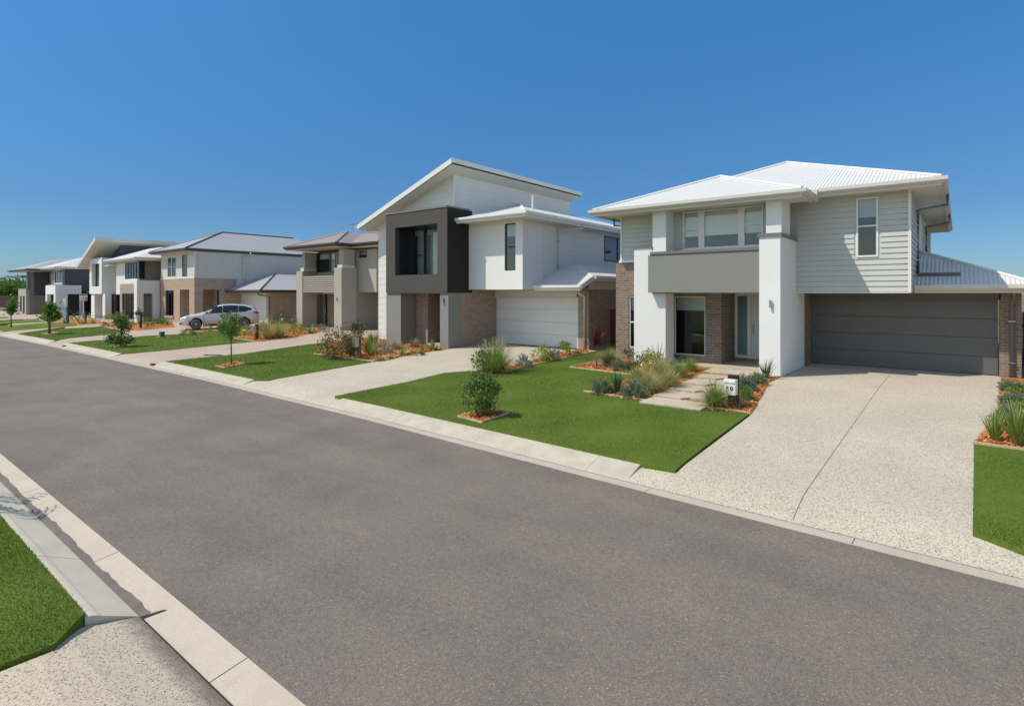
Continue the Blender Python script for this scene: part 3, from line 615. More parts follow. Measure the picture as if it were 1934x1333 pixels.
mb = wall(MB(), 'x', 22.0, .2, a3[0] + .02, a3[4] - .02, 2.7, 5.48, [w3]); boards(mb, 'x', 22.0, a3[0] + .1, a3[3], 3.9, 5.46, .2, .012, [(w3[0] - .06, w3[1] + .06, 4.08, 5.46)])
build('boarded_wall', mb, M['taupe'], h3)
window(h3, 'x', 22.0, *w3, rec=-.02, fw=.06, fm='black', vb=[(.26, .22), (.78, .14)], hb=[(.5, 0, .24), (.55, .8, 1)], blind=.28, label='upper black framed window in three lights')
xp0, xp1 = ux(668, 22.2), ux(711, 22.2)
mb = wall(MB(), 'y', a3[4], .2, 22.01, 23.9, G - .1, 5.48); mb.box(a3[4] - .1, a3[4] + .005, Y3 + 1.1, 22.5, G, 2.7)
build('rendered_wall', mb, M['taupe'], h3)
sw3 = (ux(668, 22.2), ux(693, 22.2), 5.0, 5.44)
mb = wall(MB(), 'x', 22.2, .2, a3[4] + .005, xp1, 2.76, 5.48, [(sw3[0] + .1, sw3[1], 4.98, 5.42)]); wall(mb, 'y', xp1, .2, 22.4, 32, 2.76, 5.48)
build('rendered_wall', mb, M['taupelt'], h3)
window(h3, 'x', 22.2, sw3[0] + .1, sw3[1], 4.98, 5.42, rec=.04, fw=.05, fm='black', vb=[.15], blind=.45, label='small high window')
mb = wall(MB(), 'x', 23.6, .2, ux(689, 23.6), xp1 + .6, G - .1, 2.75); build('brick_wall', mb, M['brick4'], h3)
part(h3, 'side_door', 'black', (ux(683, 23.6), ux(689, 23.6) - .01, 23.65, 23.7, G, 2.75))
part(h3, 'rendered_wall', 'taupe', (a3[4] - .1, ux(683, 23.6) - .01, 23.62, 23.8, G - .1, 2.75))
# entry
part(h3, 'entry_wall', 'taupe', (a3[1] - .3, ux(594, 22.6), 22.6, 22.8, G - .1, 2.7), (ux(611, 22.6), ux(614, 22.6), 22.55, 22.8, G - .1, 2.7), label='dark taupe wall inside the porch')
window(h3, 'x', 22.6, ux(594, 22.6), ux(611, 22.6), G + .02, 2.68, rec=.02, fw=.09, fm='taupeslat', blind=.25, label='glazed entry panel beside the door')
d = part(h3, 'front_door', 'black', (ux(614, 22.6), ux(618.5, 22.6), 22.62, 22.68, G + .02, 2.68)); mb = MB().tube([(ux(615, 22.6), 22.57, 1.2), (ux(615, 22.6), 22.57, 1.8)], .03, 8); build('handle', mb, M['metal'], d)
mb = wall(MB(), 'x', 22.55, .2, ux(618.5, 22.55), a3[3] + .3, G - .1, 2.7); build('brick_wall', mb, M['brick2'], h3)
wall_light(h3, ux(637, Y3), Y3, 2.35)
part(h3, 'porch_soffit', 'soffit', (a3[0] + .1, a3[4] - .1, 21.0, 22.6, 2.68, 2.70))
part(h3, 'porch_slab', 'agg', (a3[1], a3[3], 21.1, 22.6, G - .1, G + .03))
e3 = 5.85; L3, R3 = ux(539, 20.35), ux(634, 20.35)
roof(h3, [(L3, 20.35, e3), (R3, 20.35, e3), ((L3 + R3) / 2, 23.3, 6.95), (R3, 23.5, e3), ((L3 + R3) / 2, 26, 6.95), (L3, 34, e3), ((L3 + R3) / 2, 31, 6.95)], [(0, 1, 2), (1, 3, 4, 2), (0, 2, 6, 5)], 'roofb')
R3b = -27.3
roof(h3, [(L3, 21.45, e3), (R3b, 21.45, e3), (R3b, 34, e3), (L3, 34, e3), (-31.2, 25.2, 7.2), (-31.2, 30, 7.2)], [(0, 1, 4), (1, 2, 5, 4), (2, 3, 5), (3, 0, 4, 5)], 'roofb')
cap = MB()
for a, b in (((R3, 20.35, e3), ((L3 + R3) / 2, 23.3, 6.95)), ((L3, 20.35, e3), ((L3 + R3) / 2, 23.3, 6.95)), ((R3b, 21.45, e3), (-31.2, 25.2, 7.2))): cap.tube([(a[0], a[1], a[2] + .02), (b[0], b[1], b[2] + .02)], .06, 6)
build('ridge_cap', cap, M['roofb'], h3)
gutter(h3, [(L3, 34), (L3, 20.35), (R3, 20.35), (R3, 21.45), (R3b, 21.45), (R3b, 34)], e3, 'brown')
part(h3, 'soffit', 'soffit', (L3 + .03, R3 - .03, 20.38, 21.46, e3 - .24, e3 - .22), (L3 + .03, R3b - .03, 21.48, 33.9, e3 - .24, e3 - .22))
part(h3, 'upper_wall', 'taupe', (a3[0] + .1, xp1 - .1, 22.5, 33, 5.48, e3 - .245), (a3[0], a3[0] + .2, 22.25, 33, G - .1, 5.48), (a3[0], xp1, 33.0, 33.2, G - .1, 5.48))
# television aerial
ta = (ux(672, 26), 26.0); mb = MB().tube([(ta[0], ta[1], 6.6), (ta[0], ta[1], 8.0)], .02, 6); mb.tube([(ta[0] - .9, ta[1], 7.95), (ta[0] + .7, ta[1] - .1, 7.95)], .018, 6)
for k in range(6): mb.tube([(ta[0] - .8 + k * .25, ta[1] - .3, 7.95), (ta[0] - .8 + k * .25, ta[1] + .3, 7.95)], .01, 5)
build('tv_aerial', mb, M['metal'], h3)

# ================================================================== HOUSE grey hip roof, car in front
h4 = empty('house', (-48, 20, G), 'cream brick and off-white boarded house with slate-grey hip roof and single white garage door', 'house', 'houses along the far side of the street')
Y4 = 18.7; L4, R4 = ux(303, Y4), ux(367, Y4)
lw4 = (ux(312.5, Y4), ux(328, Y4), .85, 2.95); po = (ux(339.5, Y4), ux(357.5, Y4), G - .1, 3.0)
mb = wall(MB(), 'x', Y4, .3, L4, R4, G - .1, 3.87, [lw4, po]); yo0, yo1 = yx(383, R4), yx(417, R4)
wall(mb, 'y', R4, .3, Y4 + .3, yx(440, R4) + .3, G - .1, 3.87, [(yo0, yo1, G - .1, 3.0)]); wall(mb, 'x', Y4 + 2.6, .2, L4 + .3, R4 - 1.2, G - .1, 3.0); wall(mb, 'y', po[0] - .05, .2, Y4 + .3, Y4 + 2.6, G - .1, 3)
build('brick_wall', mb, M['brick4'], h4)
window(h4, 'x', Y4, *lw4, rec=.06, fw=.05, fm='black', vb=[(.62, .13)], label='black ground floor window with white mullion', sill=None)
part(h4, 'sill', 'brick4', (lw4[0] - .1, lw4[1] + .1, Y4 - .1, Y4 + .05, .70, .85))
part(h4, 'porch_soffit', 'soffit', (L4 + .3, R4 - .3, Y4 + .3, Y4 + 2.6, 3.0, 3.02))
ed4 = part(h4, 'entry_panel', 'frost', (R4 - 1.2, R4 - .32, yo1 + .15, yo1 + .2, G, 3.0)); part(h4, 'front_door', 'black', (R4 - .9, R4 - .3, yo1 + .08, yo1 + .12, G, 2.9))
up = [(ux(315.5, Y4), ux(331.8, Y4), zy(323, 523, Y4), 5.7), (ux(343.5, Y4), ux(352.5, Y4), zy(348, 522, Y4), 5.75)]
mb = wall(MB(), 'x', Y4 + .03, .2, L4 + .03, R4 - .03, 3.87, 5.95, up); build('upper_wall', mb, M['sidingw4'], h4)
for k, u in enumerate(up): window(h4, 'x', Y4 + .03, *u, rec=-.01, fw=.04, fm='whitetrim' if k == 0 else 'black', vb=[.5] if k == 0 else [], hb=[.5])
mb = wall(MB(), 'y', R4 - .03, .2, Y4 + .24, 31, 3.87, 5.95); boards(mb, 'y', R4 - .03, Y4 + .24, yx(440, R4), 3.88, 5.9, .2, .012); mb.box(R4 - .25, R4 - .035, yx(440, R4) + .3, 31, G, 3.87)
build('boarded_wall', mb, M['sidingw4'], h4)
part(h4, 'corner_trim', 'whitetrim', (R4 - .06, R4 - .0, Y4 - .005, Y4 + .1, 3.88, 5.94), (L4, R4, Y4 - .015, Y4 + .03, 3.87, 3.93))
e4 = 6.18; GL, GR, GY = ux(283, 18.05), ux(351, 18.05), 18.05
m4 = ((GL + GR) / 2); ra = (-52.3 + 1.2, 22.6, 7.75)
ra = (m4, GY + 4.3, 7.95)
roof(h4, [(GL, GY, e4), (GR, GY, e4), (GR, 33, e4), (GL, 33, e4), ra, (m4, 29, 7.95)], [(0, 1, 4), (1, 2, 5, 4), (2, 3, 5), (3, 0, 4, 5)], 'roofg')
cap = MB().tube([(GR, GY, e4 + .02), (ra[0], ra[1], ra[2] + .02)], .06, 6); cap.tube([(GL, GY, e4 + .02), (ra[0], ra[1], ra[2] + .02)], .06, 6); cap.tube([(ra[0], ra[1], ra[2] + .02), (m4, 29, 7.97)], .06, 6); build('ridge_cap', cap, M['darkgut'], h4)
gutter(h4, [(GL, 33), (GL, GY), (GR, GY), (GR, 33)], e4, 'darkgut')
part(h4, 'soffit', 'soffit', (GL + .03, GR - .03, GY + .03, 32.9, e4 - .24, e4 - .22))
y_ = yx(460, R4); downpipe(h4, [(R4 + .4, y_ + .4, e4 - .1), (R4 + .4, y_ + .4, e4 - .35), (R4 + .06, y_, e4 - .4), (R4 + .06, y_, 3.4)], .06, 'whitetrim')
DY = 22.2; x0, x1, x2 = ux(450, DY), ux(503, DY), ux(511.5, DY)
garage_door(h4, DY + .1, x0, x1, G, 2.6, 'garwhite'); part(h4, 'garage_header', 'cream', (x0 - .3, x1 + .02, DY, DY + .2, 2.6, 2.86))
mb = wall(MB(), 'x', DY, .24, R4 - .0, x0, G - .1, 2.6); wall(mb, 'y', R4 + .01, .2, 21.6, 22.19, G - .1, 2.8); build('brick_wall', mb, M['brick4'], h4)
mb = wall(MB(), 'x', DY, .24, x1, x2, G - .1, 2.86); wall(mb, 'y', x2, .24, DY + .24, 31, G - .1, 2.86)
build('brick_wall', mb, M['brick4'], h4)
GX = ux(492, 21.1)
zr = 4.35
roof(h4, [(R4, 21.1, 2.97), (GX, 21.1, 2.97), (GX, 32, 2.97), (R4, 24.8, zr), (R4 + .9, 24.8, zr), (R4 + .9, 30, zr), (R4, 30, zr)], [(0, 1, 4, 3), (1, 2, 5, 4)], 'roofg', 'garage_roof')
cap = MB().tube([(GX, 21.1, 2.99), (R4 + .9, 24.8, zr + .02)], .06, 6); build('ridge_cap', cap, M['darkgut'], h4)
gutter(h4, [(R4 + .02, 21.1), (GX, 21.1), (GX, 32)], 2.96, 'darkgut')
part(h4, 'garage_eave_soffit', 'soffit', (R4 + .02, GX - .03, 21.13, 31.9, 2.73, 2.745))
downpipe(h4, [(x2 - .1, 21.2, 2.8), (x2 - .1, 21.3, 2.6), (x2 - .1, DY - .08, 2.45), (x2 - .1, DY - .08, G)], .06)
part(h4, 'back_wall', 'sidingw4', (L4, x2, 30.9, 31, G - .1, 2.85), (L4, R4, 30.9, 31, 2.85, 5.9), (L4, L4 + .2, Y4 + .3, 30.9, G - .1, 5.9))

# ================================================================== HOUSE five: skillion with white box frame
h5 = empty('house', (-60, 19, G), 'white house with grey gable skillion roof, framed balcony box and white boxed porch', 'house', 'houses along the far side of the street')
Y5 = 17.0; b0, b1 = ux(169, Y5), ux(192, Y5)
mb = wall(MB(), 'x', Y5, .3, b0, b1, 2.65, 6.0, [(ux(173, Y5), ux(187.5, Y5), 3.35, 5.5)]); mb.box(b1 - .3, b1, Y5 + .3, 18.5, 2.65, 6.0); mb.box(b0, b1 - .3, Y5 + .3, 18.5, 5.7, 6.0); mb.box(b0, b0 + .3, Y5 + .3, 18.5, 2.65, 5.7); mb.box(b0 + .3, b1 - .3, Y5 + .3, 18.5, 2.65, 3.0)
build('balcony_box', mb, M['white'], h5)
part(h5, 'recess_wall', 'greyr', (b0 + .305, b1 - .305, 17.45, 17.5, 3.005, 5.695))
part(h5, 'pier', 'white', (b0 + .15, ux(176, Y5), Y5 + .1, 17.7, G - .1, 2.65), (ux(191, Y5), ux(196, Y5), Y5 + .1, 17.6, G - .1, 2.65))
mb = wall(MB(), 'x', 17.9, .2, b0 + .3, b1, G - .1, 2.65); build('brick_wall', mb, M['brick2'], h5)
part(h5, 'garage_wall', 'charcoal', (b1 + .05, ux(205, 17.9), 17.75, 17.95, G - .1, 2.64))
part(h5, 'upper_wall', 'whitetrim', (b1 + .02, -59.3, 18.3, 18.5, 2.65, 5.6))
part(h5, 'garage_door', 'black', (ux(205, 18.4), -59.4, 18.6, 18.7, G, 2.64))
S5 = lambda X: 7.85 - .42 * (-61.6 - X)
mb = MB().xprism([(-67.5, 2.66), (-62.1, 2.66), (-62.1, S5(-62.1) - .2), (-67.5, max(S5(-67.5) - .2, 5))], 18.5, 29); build('gable_wall', mb, M['charcoal'], h5)
mb = MB().xprism([(-67.4, S5(-67.4) - .34), (-61.6, S5(-61.6) - .34), (-61.6, S5(-61.6)), (-67.4, S5(-67.4))], 16.4, 29.5); build('skillion_roof', mb, M['roofw'], h5)
mb = MB().xprism([(-67.35, S5(-67.35) - .37), (-61.65, S5(-61.65) - .37), (-61.65, S5(-61.65) - .345), (-67.35, S5(-67.35) - .345)], 16.45, 29.4); build('soffit', mb, M['soffit'], h5)
mb = wall(MB(), 'x', 17.62, .2, -60.2, -55, 2.6, 5.45, [(ux(236, 17.62), ux(262, 17.62), 3.95, 5.4)]); build('upper_wall', mb, M['white'], h5)
window(h5, 'x', 17.62, ux(236, 17.62), ux(262, 17.62), 3.95, 5.4, rec=.02, fm='black', fw=.08, vb=[.2, .4, .6, .8], blind=0, label='upper window with black fins')
mb = wall(MB(), 'y', -55, .2, 17.83, 28, 2.7, 5.45); boards(mb, 'y', -55, 17.9, 28, 3.7, 5.42, .25, .012); build('boarded_wall', mb, M['beige'], h5)
Yp = 17.0; p0, p1, p2 = ux(225, Yp), ux(253, Yp), ux(258.5, Yp)
mb = wall(MB(), 'x', Yp, .3, p1, p2, G - .1, 3.78); wall(mb, 'y', p2, .3, Yp + .3, yx(302, p2), G - .1, 3.78, [(yx(271, p2), yx(289, p2), G - .1, 2.68)]); mb.box(p0, p1, Yp + .05, Yp + .3, 3.5, 3.8); mb.box(p0, p2 - .3, Yp + .31, 18.8, 3.5, 3.7)
build('porch_box', mb, M['white'], h5)
pw = (ux(229, Yp), ux(252, Yp), .5, 2.7)
mb = wall(MB(), 'x', Yp + .06, .2, p0, p1, G - .1, 3.5, [pw]); build('clad_wall', mb, M['beige'], h5)
window(h5, 'x', Yp + .06, *pw, rec=.03, fm='black', fw=.09, vb=[.3, .5, .7, .85], label='ground floor window with black fins')
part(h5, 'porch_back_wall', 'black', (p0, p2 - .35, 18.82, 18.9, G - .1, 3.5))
e5 = 5.72; gx0 = ux(203, 17.0); gx1 = ux(255, 16.95)
roof(h5, [(-61, 16.95, e5), (gx1, 16.95, e5), (gx1, 28, e5), (-61, 28, e5), (-58.2, 20.6, 7.0), (-58.2, 25, 7.0), (-61.6, 20.6, 7.0), (-61.6, 25, 7.0)], [(0, 1, 4, 6), (1, 2, 5, 4), (2, 3, 7, 5)], 'roofw')
gutter(h5, [(-61, 16.95), (gx1, 16.95), (gx1, 28)], e5, 'whitetrim'); part(h5, 'soffit', 'soffit', (-61, gx1 - .03, 16.98, 27.9, e5 - .24, e5 - .22))
part(h5, 'porch_roof', 'whitetrim', (-62.0, -60.2, 17.2, 18.3, 5.2, 5.3))
part(h5, 'back_wall', 'beige', (-67.4, -55, 28.8, 29, G - .1, 5.4), (-67.4, -67.2, 18.5, 28.8, G - .1, 5.2), (-55.2, -55, 19, 28.8, G - .1, 2.7))

# ================================================================== HOUSE six: white porch box, charcoal side
h6 = empty('house', (-75, 18, G), 'charcoal boarded house with white hip roof and projecting white porch box', 'house', 'houses along the far side of the street')
Y6 = 16.1; q0, q1 = ux(86, Y6), ux(104.5, Y6)
mb = wall(MB(), 'x', Y6, .3, q0, q1, G - .1, 3.55, [(ux(89, Y6), ux(101.5, Y6), G - .1, 2.6)]); wall(mb, 'y', q1, .3, Y6 + .3, yx(154, q1), G - .1, 3.55, [(yx(128, q1), yx(151, q1), G - .1, 2.62)]); mb.box(q0, q1 - .3, Y6 + .3, 18.2, 3.3, 3.5)
build('porch_box', mb, M['white'], h6)
part(h6, 'porch_back_wall', 'greycap', (q0, q1 - .3, 18.25, 18.35, G - .1, 3.3), (q0, q1 - .4, Y6 + .9, Y6 + .95, G, 2.6))
part(h6, 'garage_door', 'black', (q1 - .38, q1 - .33, yx(128, q1) - .2, yx(151, q1) + .2, G, 3.0))
mb = wall(MB(), 'x', 16.75, .2, -79.5, q1 - .3, 3.55, 5.3, [(ux(102, 16.75), ux(118, 16.75) - .2, 3.7, 5.25), (ux(89, 16.75), ux(99, 16.75), 3.7, 5.1)]); build('upper_wall', mb, M['greyr'], h6)
window(h6, 'x', 16.75, ux(102, 16.75), ux(118, 16.75) - .2, 3.7, 5.25, rec=.02, fm='whitetrim', fw=.1, vb=[.3, .6], label='upper window at the corner')
window(h6, 'x', 16.75, ux(89, 16.75), ux(99, 16.75), 3.7, 5.1, rec=.02, fm='black', vb=[.5])
mb = wall(MB(), 'y', q1 - .3, .2, 16.96, 27, 2.9, 5.3); boards(mb, 'y', q1 - .3, 17.0, 27, 2.9, 5.28, .25, .012); build('boarded_wall', mb, M['charcoal'], h6)
e6 = 5.5; g0, g1 = -80.2, ux(104, 16.1)
roof(h6, [(g0, 16.1, e6), (g1, 16.1, e6), (g1, 28, e6), (g0, 28, e6), ((g0 + g1) / 2, 20, 7.0), ((g0 + g1) / 2, 24, 7.0)], [(0, 1, 4), (1, 2, 5, 4), (2, 3, 5), (3, 0, 4, 5)], 'roofw')
gutter(h6, [(g0, 28), (g0, 16.1), (g1, 16.1), (g1, 28)], e6, 'whitetrim'); part(h6, 'soffit', 'soffit', (g0 + .03, g1 - .03, 16.13, 27.9, e6 - .22, e6 - .2))
roof(h6, [(q1, 18.6, 2.8), (-68.5, 18.6, 2.8), (-68.5, 26, 2.8), (q1 - .3, 21, 3.5), (q1 - .3, 26, 3.5)], [(0, 1, 3), (1, 2, 4, 3)], 'roofw', 'garage_roof')
part(h6, 'garage_wall', 'black', (q1, -68.9, 19.6, 19.8, G - .1, 2.75), (-69.1, -68.9, 19.8, 26, G - .1, 2.75))
part(h6, 'back_wall', 'charcoal', (-79.5, -69, 26.8, 27, G - .1, 2.9), (-79.5, q1 - .3, 26.8, 27, 2.9, 5.3), (-79.5, -79.3, 17, 26.8, G - .1, 5.3))

# ================================================================== HOUSE seven: dark, last of the row
h7 = empty('house', (-90, 18, G), 'dark two-storey house with pale front bay, last at the end of the row', 'house', 'houses along the far side of the street')
Y7 = 15.4; r0, r1 = ux(34.5, Y7), ux(49, Y7)
mb = wall(MB(), 'x', Y7, .3, r0, r1, G - .1, 3.1, [(ux(37.5, Y7), ux(41, Y7), .6, 2.4), (ux(43, Y7), ux(46.5, Y7), .4, 2.4)]); build('front_bay', mb, M['taupelt'], h7)
window(h7, 'x', Y7, ux(37.5, Y7), ux(41, Y7), .6, 2.4, fm='black'); window(h7, 'x', Y7, ux(43, Y7), ux(46.5, Y7), .4, 2.4, fm='black')
part(h7, 'bay_side', 'greyr', (r1 - .3, r1, Y7 + .3, 16.3, G - .1, 3.1)); part(h7, 'bay_roof', 'taupe', (r0, r1, Y7, 16.5, 3.1, 3.25))
mb = wall(MB(), 'y', r1 - .02, .2, 16.31, 19, G - .1, 2.45); build('brick_wall', mb, M['brick2'], h7)
part(h7, 'upper_wall', 'charcoal', (r1 - .2, r1 + .02, 16.1, 26, 2.45, 5.2), (r0 + .2, r1 - .2, 16.1, 16.3, 3.25, 5.2), label='dark upper storey')
part(h7, 'post', 'pipe_g', (r1 - .25, r1 + .05, 15.5, 15.8, 3.1, 5.25))
e7 = 5.4; g0, g1 = ux(21, 15.2), ux(51, 15.0)
roof(h7, [(g0, 15.0, e7), (g1, 15.0, e7), (g1 + 1.2, 27, e7), (g0, 27, e7), ((g0 + g1) / 2, 19, 6.9), ((g0 + g1) / 2, 23, 6.9)], [(0, 1, 4), (1, 2, 5, 4), (2, 3, 5), (3, 0, 4, 5)], 'roofg')
gutter(h7, [(g0, 27), (g0, 15.0), (g1, 15.0), (g1, 27)], e7, 'darkgut'); part(h7, 'soffit', 'soffit', (g0 + .03, g1 - .03, 15.03, 26.9, e7 - .24, e7 - .22))
part(h7, 'back_wall', 'charcoal', (r0, r1, 25.8, 26, G - .1, 5.2), (r0, r0 + .2, 16.3, 25.8, G - .1, 5.2), (r1 - .25, r1 - .05, 19, 25.8, G - .1, 2.45))

# ================================================================== GROUND
def inpoly(pts, x, y):
    c = False; n = len(pts); j = n - 1
    for i in range(n):
        if (pts[i][1] > y) != (pts[j][1] > y) and x < (pts[j][0] - pts[i][0]) * (y - pts[i][1]) / (pts[j][1] - pts[i][1]) + pts[i][0]: c = not c
        j = i
    return c
def P(*l):
    out = []
    for a in l: out.append(gp(a[1], a[2])[:2] if a[0] == 'p' else (a[0], a[1]))
    return out
def sheet(name, pts, off, m, thick=.06, step=1.5, kind='structure', zf=gz, wobble=0):
    bm = bmesh.new(); vs = [bm.verts.new((x, y, 0)) for x, y in pts]; f = bm.faces.new(vs)
    xs = [p[0] for p in pts]; ys = [p[1] for p in pts]
    for ax, lo, hi in ((0, min(xs), max(xs)), (1, min(ys), max(ys))):
        st = max(step, (hi - lo) / 60); k = lo + st
        while k < hi:
            bmesh.ops.bisect_plane(bm, geom=bm.verts[:] + bm.edges[:] + bm.faces[:], plane_co=(k, 0, 0) if ax == 0 else (0, k, 0), plane_no=(1, 0, 0) if ax == 0 else (0, 1, 0)); k += st
    be = [e for e in bm.edges if e.is_boundary]
    top = bm.verts[:]
    r = bmesh.ops.extrude_edge_only(bm, edges=be); low = [g for g in r['geom'] if isinstance(g, bmesh.types.BMVert)]
    for v in top: v.co.z = zf(v.co.x, v.co.y) + off + (random.uniform(-wobble, wobble) if wobble else 0)
    for v in low: v.co.z = zf(v.co.x, v.co.y) + off - thick
    bmesh.ops.recalc_face_normals(bm, faces=bm.faces[:])
    if sum(f.normal.z for f in bm.faces) < 0: bmesh.ops.reverse_faces(bm, faces=bm.faces[:])
    me = bpy.data.meshes.new(name); bm.to_mesh(me); bm.free(); me.materials.append(M[m])
    o = bpy.data.objects.new(name, me); link(o); tag(o, kind=kind); return o
E0 = lambda X: ed(X) + .285
# base terrain to the horizon
mb = MB(); S = 1600; xs_ = [-S, -200, -110, -46, -37, -18.6, -9.9, -4.35, -2, .47, 60, S]
for i in range(len(xs_) - 1):
    a, b = xs_[i], xs_[i + 1]
    def row(x): e = ed(x); return [(x, e + .60, -.10), (x, e + .9, -.06), (x, e + 3.2, .09), (x, e + 9.69, .26), (x, S, .26)]
    A_, B_ = row(a), row(b)
    for k in range(4): mb.quad(A_[k], B_[k], B_[k + 1], A_[k + 1])
    mb.quad((a, -S, -.1), (b, -S, -.1), (b, 1.3, -.1), (a, 1.3, -.1))
g0_ = build('ground', mb, M['soil']); tag(g0_, kind='structure')
mb = MB()
for i in range(len(xs_) - 1):
    a, b = xs_[i], xs_[i + 1]; mb.quad((a, 2.03, 0), (b, 2.03, 0), (b, ed(b), 0), (a, ed(a), 0)); mb.quad((a, 1.3, -.09), (b, 1.3, -.09), (b, ed(b) + .8, -.09), (a, ed(a) + .8, -.09))
tag(build('road', mb, M['asphalt']), kind='structure')
# kerbs
def subpath(x0, x1): return [(x0, ed(x0))] + [e for e in EDGE if x0 < e[0] < x1] + [(x1, ed(x1))]
mb = MB().sweep(subpath(-200, 60), [(.004, .005), (-.26, -.022), (-.275, -.05), (.004, -.08)]); tag(build('channel', mb, M['kerb']), kind='structure')
mb = MB().sweep(subpath(-200, 60), [(-.262, -.03), (-.287, -.03), (-.287, -.06), (-.262, -.06)]); tag(build('channel_line', mb, M['joint']), kind='structure')
KP = [(-.287, -.022), (-.60, .096), (-.65, .112), (-.70, .125), (-.70, -.06), (-.287, -.06)]
ks = [(-11.85, -3.78), (-23.45, -16.5), (-36.2, -28.1), (gp(31, 628.3)[0] - .3, -38.4), (-68, gp(18, 625)[0]), (-200, -73), (.95, 60)]
for a, b in ks:
    mb = MB(); x = a; L = 2.45
    while x < b - .05:
        x2 = min(b, x + L); x2 = b if b - x2 < .5 else x2
        mb.sweep(subpath(x + .003, x2 - .003), KP); x = x2
    tag(build('kerb', mb, M['kerbtop']), kind='structure')
mb = MB()
for x in np.arange(-60, 6, 2.45): x = float(x) + .3; mb.quad((x - .003, ed(x) + .004, .0085), (x + .003, ed(x) + .004, .0085), (x + .003, ed(x) + .26, -.018), (x - .003, ed(x) + .26, -.018))
tag(build('channel_joint', mb, M['joint']), kind='structure')
# kerb inlets of the house drains
mb = MB()
for px, py in ((297, 690.5), (131, 655)): x, y, z, t = gp(px, py); mb.box(x - .16, x + .10, ed(x) + .33, ed(x) + .44, -.02, .065)
tag(build('drain_inlet', mb, M['black']), kind='structure')
# near side: apron, wet channel, kerb
NP = [(-.004, .006), (.272, -.034), (.272, -.07), (-.004, -.07)]
mb = MB(); x = -60.0
J = [-60 + 3.03 * k for k in range(30)]; J = [j for j in J if j < -12.5] + [-9.97, -6.87, -4.12, -1.2, 1.8, 4.8, 12, 40]
for a, b in zip(J[:-1], J[1:]): mb.sweep([(a + .006, 2.03), (b - .006, 2.03)], NP)
tag(build('apron', mb, M['kerb']), kind='structure')
mb = MB().box(-60, 40, 1.70, 2.0, -.075, -.06); 
wob = [(float(x), 1.83 + .009 * math.sin(x * 2.1) + .006 * math.sin(x * 9.7 + 1) + .005 * math.sin(x * 23) + random.uniform(-.004, .004)) for x in np.arange(-60, -5.3, .12)]
mb2 = MB()
for (xa_, ya_), (xb_, yb_) in zip(wob[:-1], wob[1:]): zw = lambda y: .0085 - (2.03 - y) * .1455; mb2.quad((xa_, 1.756, zw(1.756)), (xb_, 1.756, zw(1.756)), (xb_, yb_, zw(yb_)), (xa_, ya_, zw(ya_)))
tag(build('channel_base', mb, M['kerb']), kind='structure'); tag(build('wet_channel', mb2, M['gutterwet']), kind='structure')
NK = [(0, -.034), (.26, .088), (.29, .106), (.325, .118), (.375, .124), (.375, -.06), (0, -.06)]
mb = MB(); KJ = [j for j in J if j < -10] + [-9.0, -7.08, -5.43]
for a, b in zip(KJ[:-1], KJ[1:]): mb.sweep([(a + .006, 1.755), (b - .006, 1.755)], NK)
tag(build('kerb', mb, M['kerbnear']), kind='structure')
tag(build('crack', MB().add([(-5.36, 1.76, -.023), (-5.30, 1.92, -.010), (-5.32, 1.93, -.010), (-5.345, 1.90, -.012), (-5.40, 1.76, -.023)], [(0, 1, 2, 3, 4)]), M['joint']), kind='structure')
M['bluepaint'] = flat('survey_paint', (.05, .22, .42), .8, .2); a_ = gp(434, 815); tag(build('paint_mark', MB().quad((a_[0] - .05, a_[1], .004), (a_[0] + .03, a_[1] - .02, .004), (a_[0] + .05, a_[1] + .01, .004), (a_[0] - .02, a_[1] + .03, .004)), M['bluepaint']), kind='structure')
# near driveway, rising from the channel
gn = lambda x, y: -.03 + .15 * (lambda t: t * t * (3 - 2 * t))(min(1, max(0, (1.75 - y) / .8 + .12)))
sheet('near_driveway', [(-5.42, 1.745), (14, 1.745), (14, -8), (-5.12, -8), (-5.12, 1.1), (-5.42, 1.36)], 0, 'agg_near', .05, .22, zf=gn)
sheet('lawn', [(-60, 1.385), (-5.46, 1.385), (-5.14, 1.12), (-5.14, -8), (-60, -8)], .155, 'lawn', .09, 1.5, zf=lambda x, y: 0)
tag(build('driveway_stain', MB().quad((-5.40, 1.745, -.020), (14, 1.745, -.020), (14, 1.757, -.020), (-5.40, 1.757, -.020)), M['joint']), kind='structure')
# driveways on the far side
def drive(pts, m='agg', off=0): return sheet('driveway', pts, off, m, .05, .25, zf=gd)
drive([(-3.9, E0(-3.9)), (-2, E0(-2)), (.47, E0(.47)), (1.0, E0(1)), (1.0, 7.9), (.2, 7.9), (.2, 11.9), (1.0, 15), (1.0, 21.0), (-3.86, 21.0), (-3.86, 17), (-4.6, 16.9), (-3.3, 11.9), (-3.2, 7.9), (-3.9, 7.9)])
drive([(-16.6, E0(-16.6)), (-11.7, E0(-11.7)), (-11.4, 9), (-11.6, 20.2), (-17.05, 20.2), (-17.2, 12), (-16.6, 9)])
drive([(-28.2, E0(-28.2)), (-23.3, E0(-23.3)), (-22.7, 9.5), (-22.9, 16), (-24.5, 23), (-30.2, 23), (-30.4, 21), (-34, 21), (-31.5, 15), (-28.5, 11)], 'agg_far')
drive([(-38.6, E0(-38.6)), (-36.1, E0(-36.1)), (-33, 14), (-33.5, 22.2), (-46.2, 22.2), (-52, 18.6), (-52, 12), (-40, 9)], 'agg_far')
drive([(-54, E0(-54)), (-46.6, E0(-46.6)), (-52.2, 12), (-53, 19), (-70, 19.5), (-70, 13), (-56, 9)], 'agg_far', -.01)
drive([(-76, E0(-76)), (-68, E0(-68)), (-70.1, 12), (-70.2, 19.5), (-100, 19.5), (-100, 12), (-80, 9)], 'agg_far')
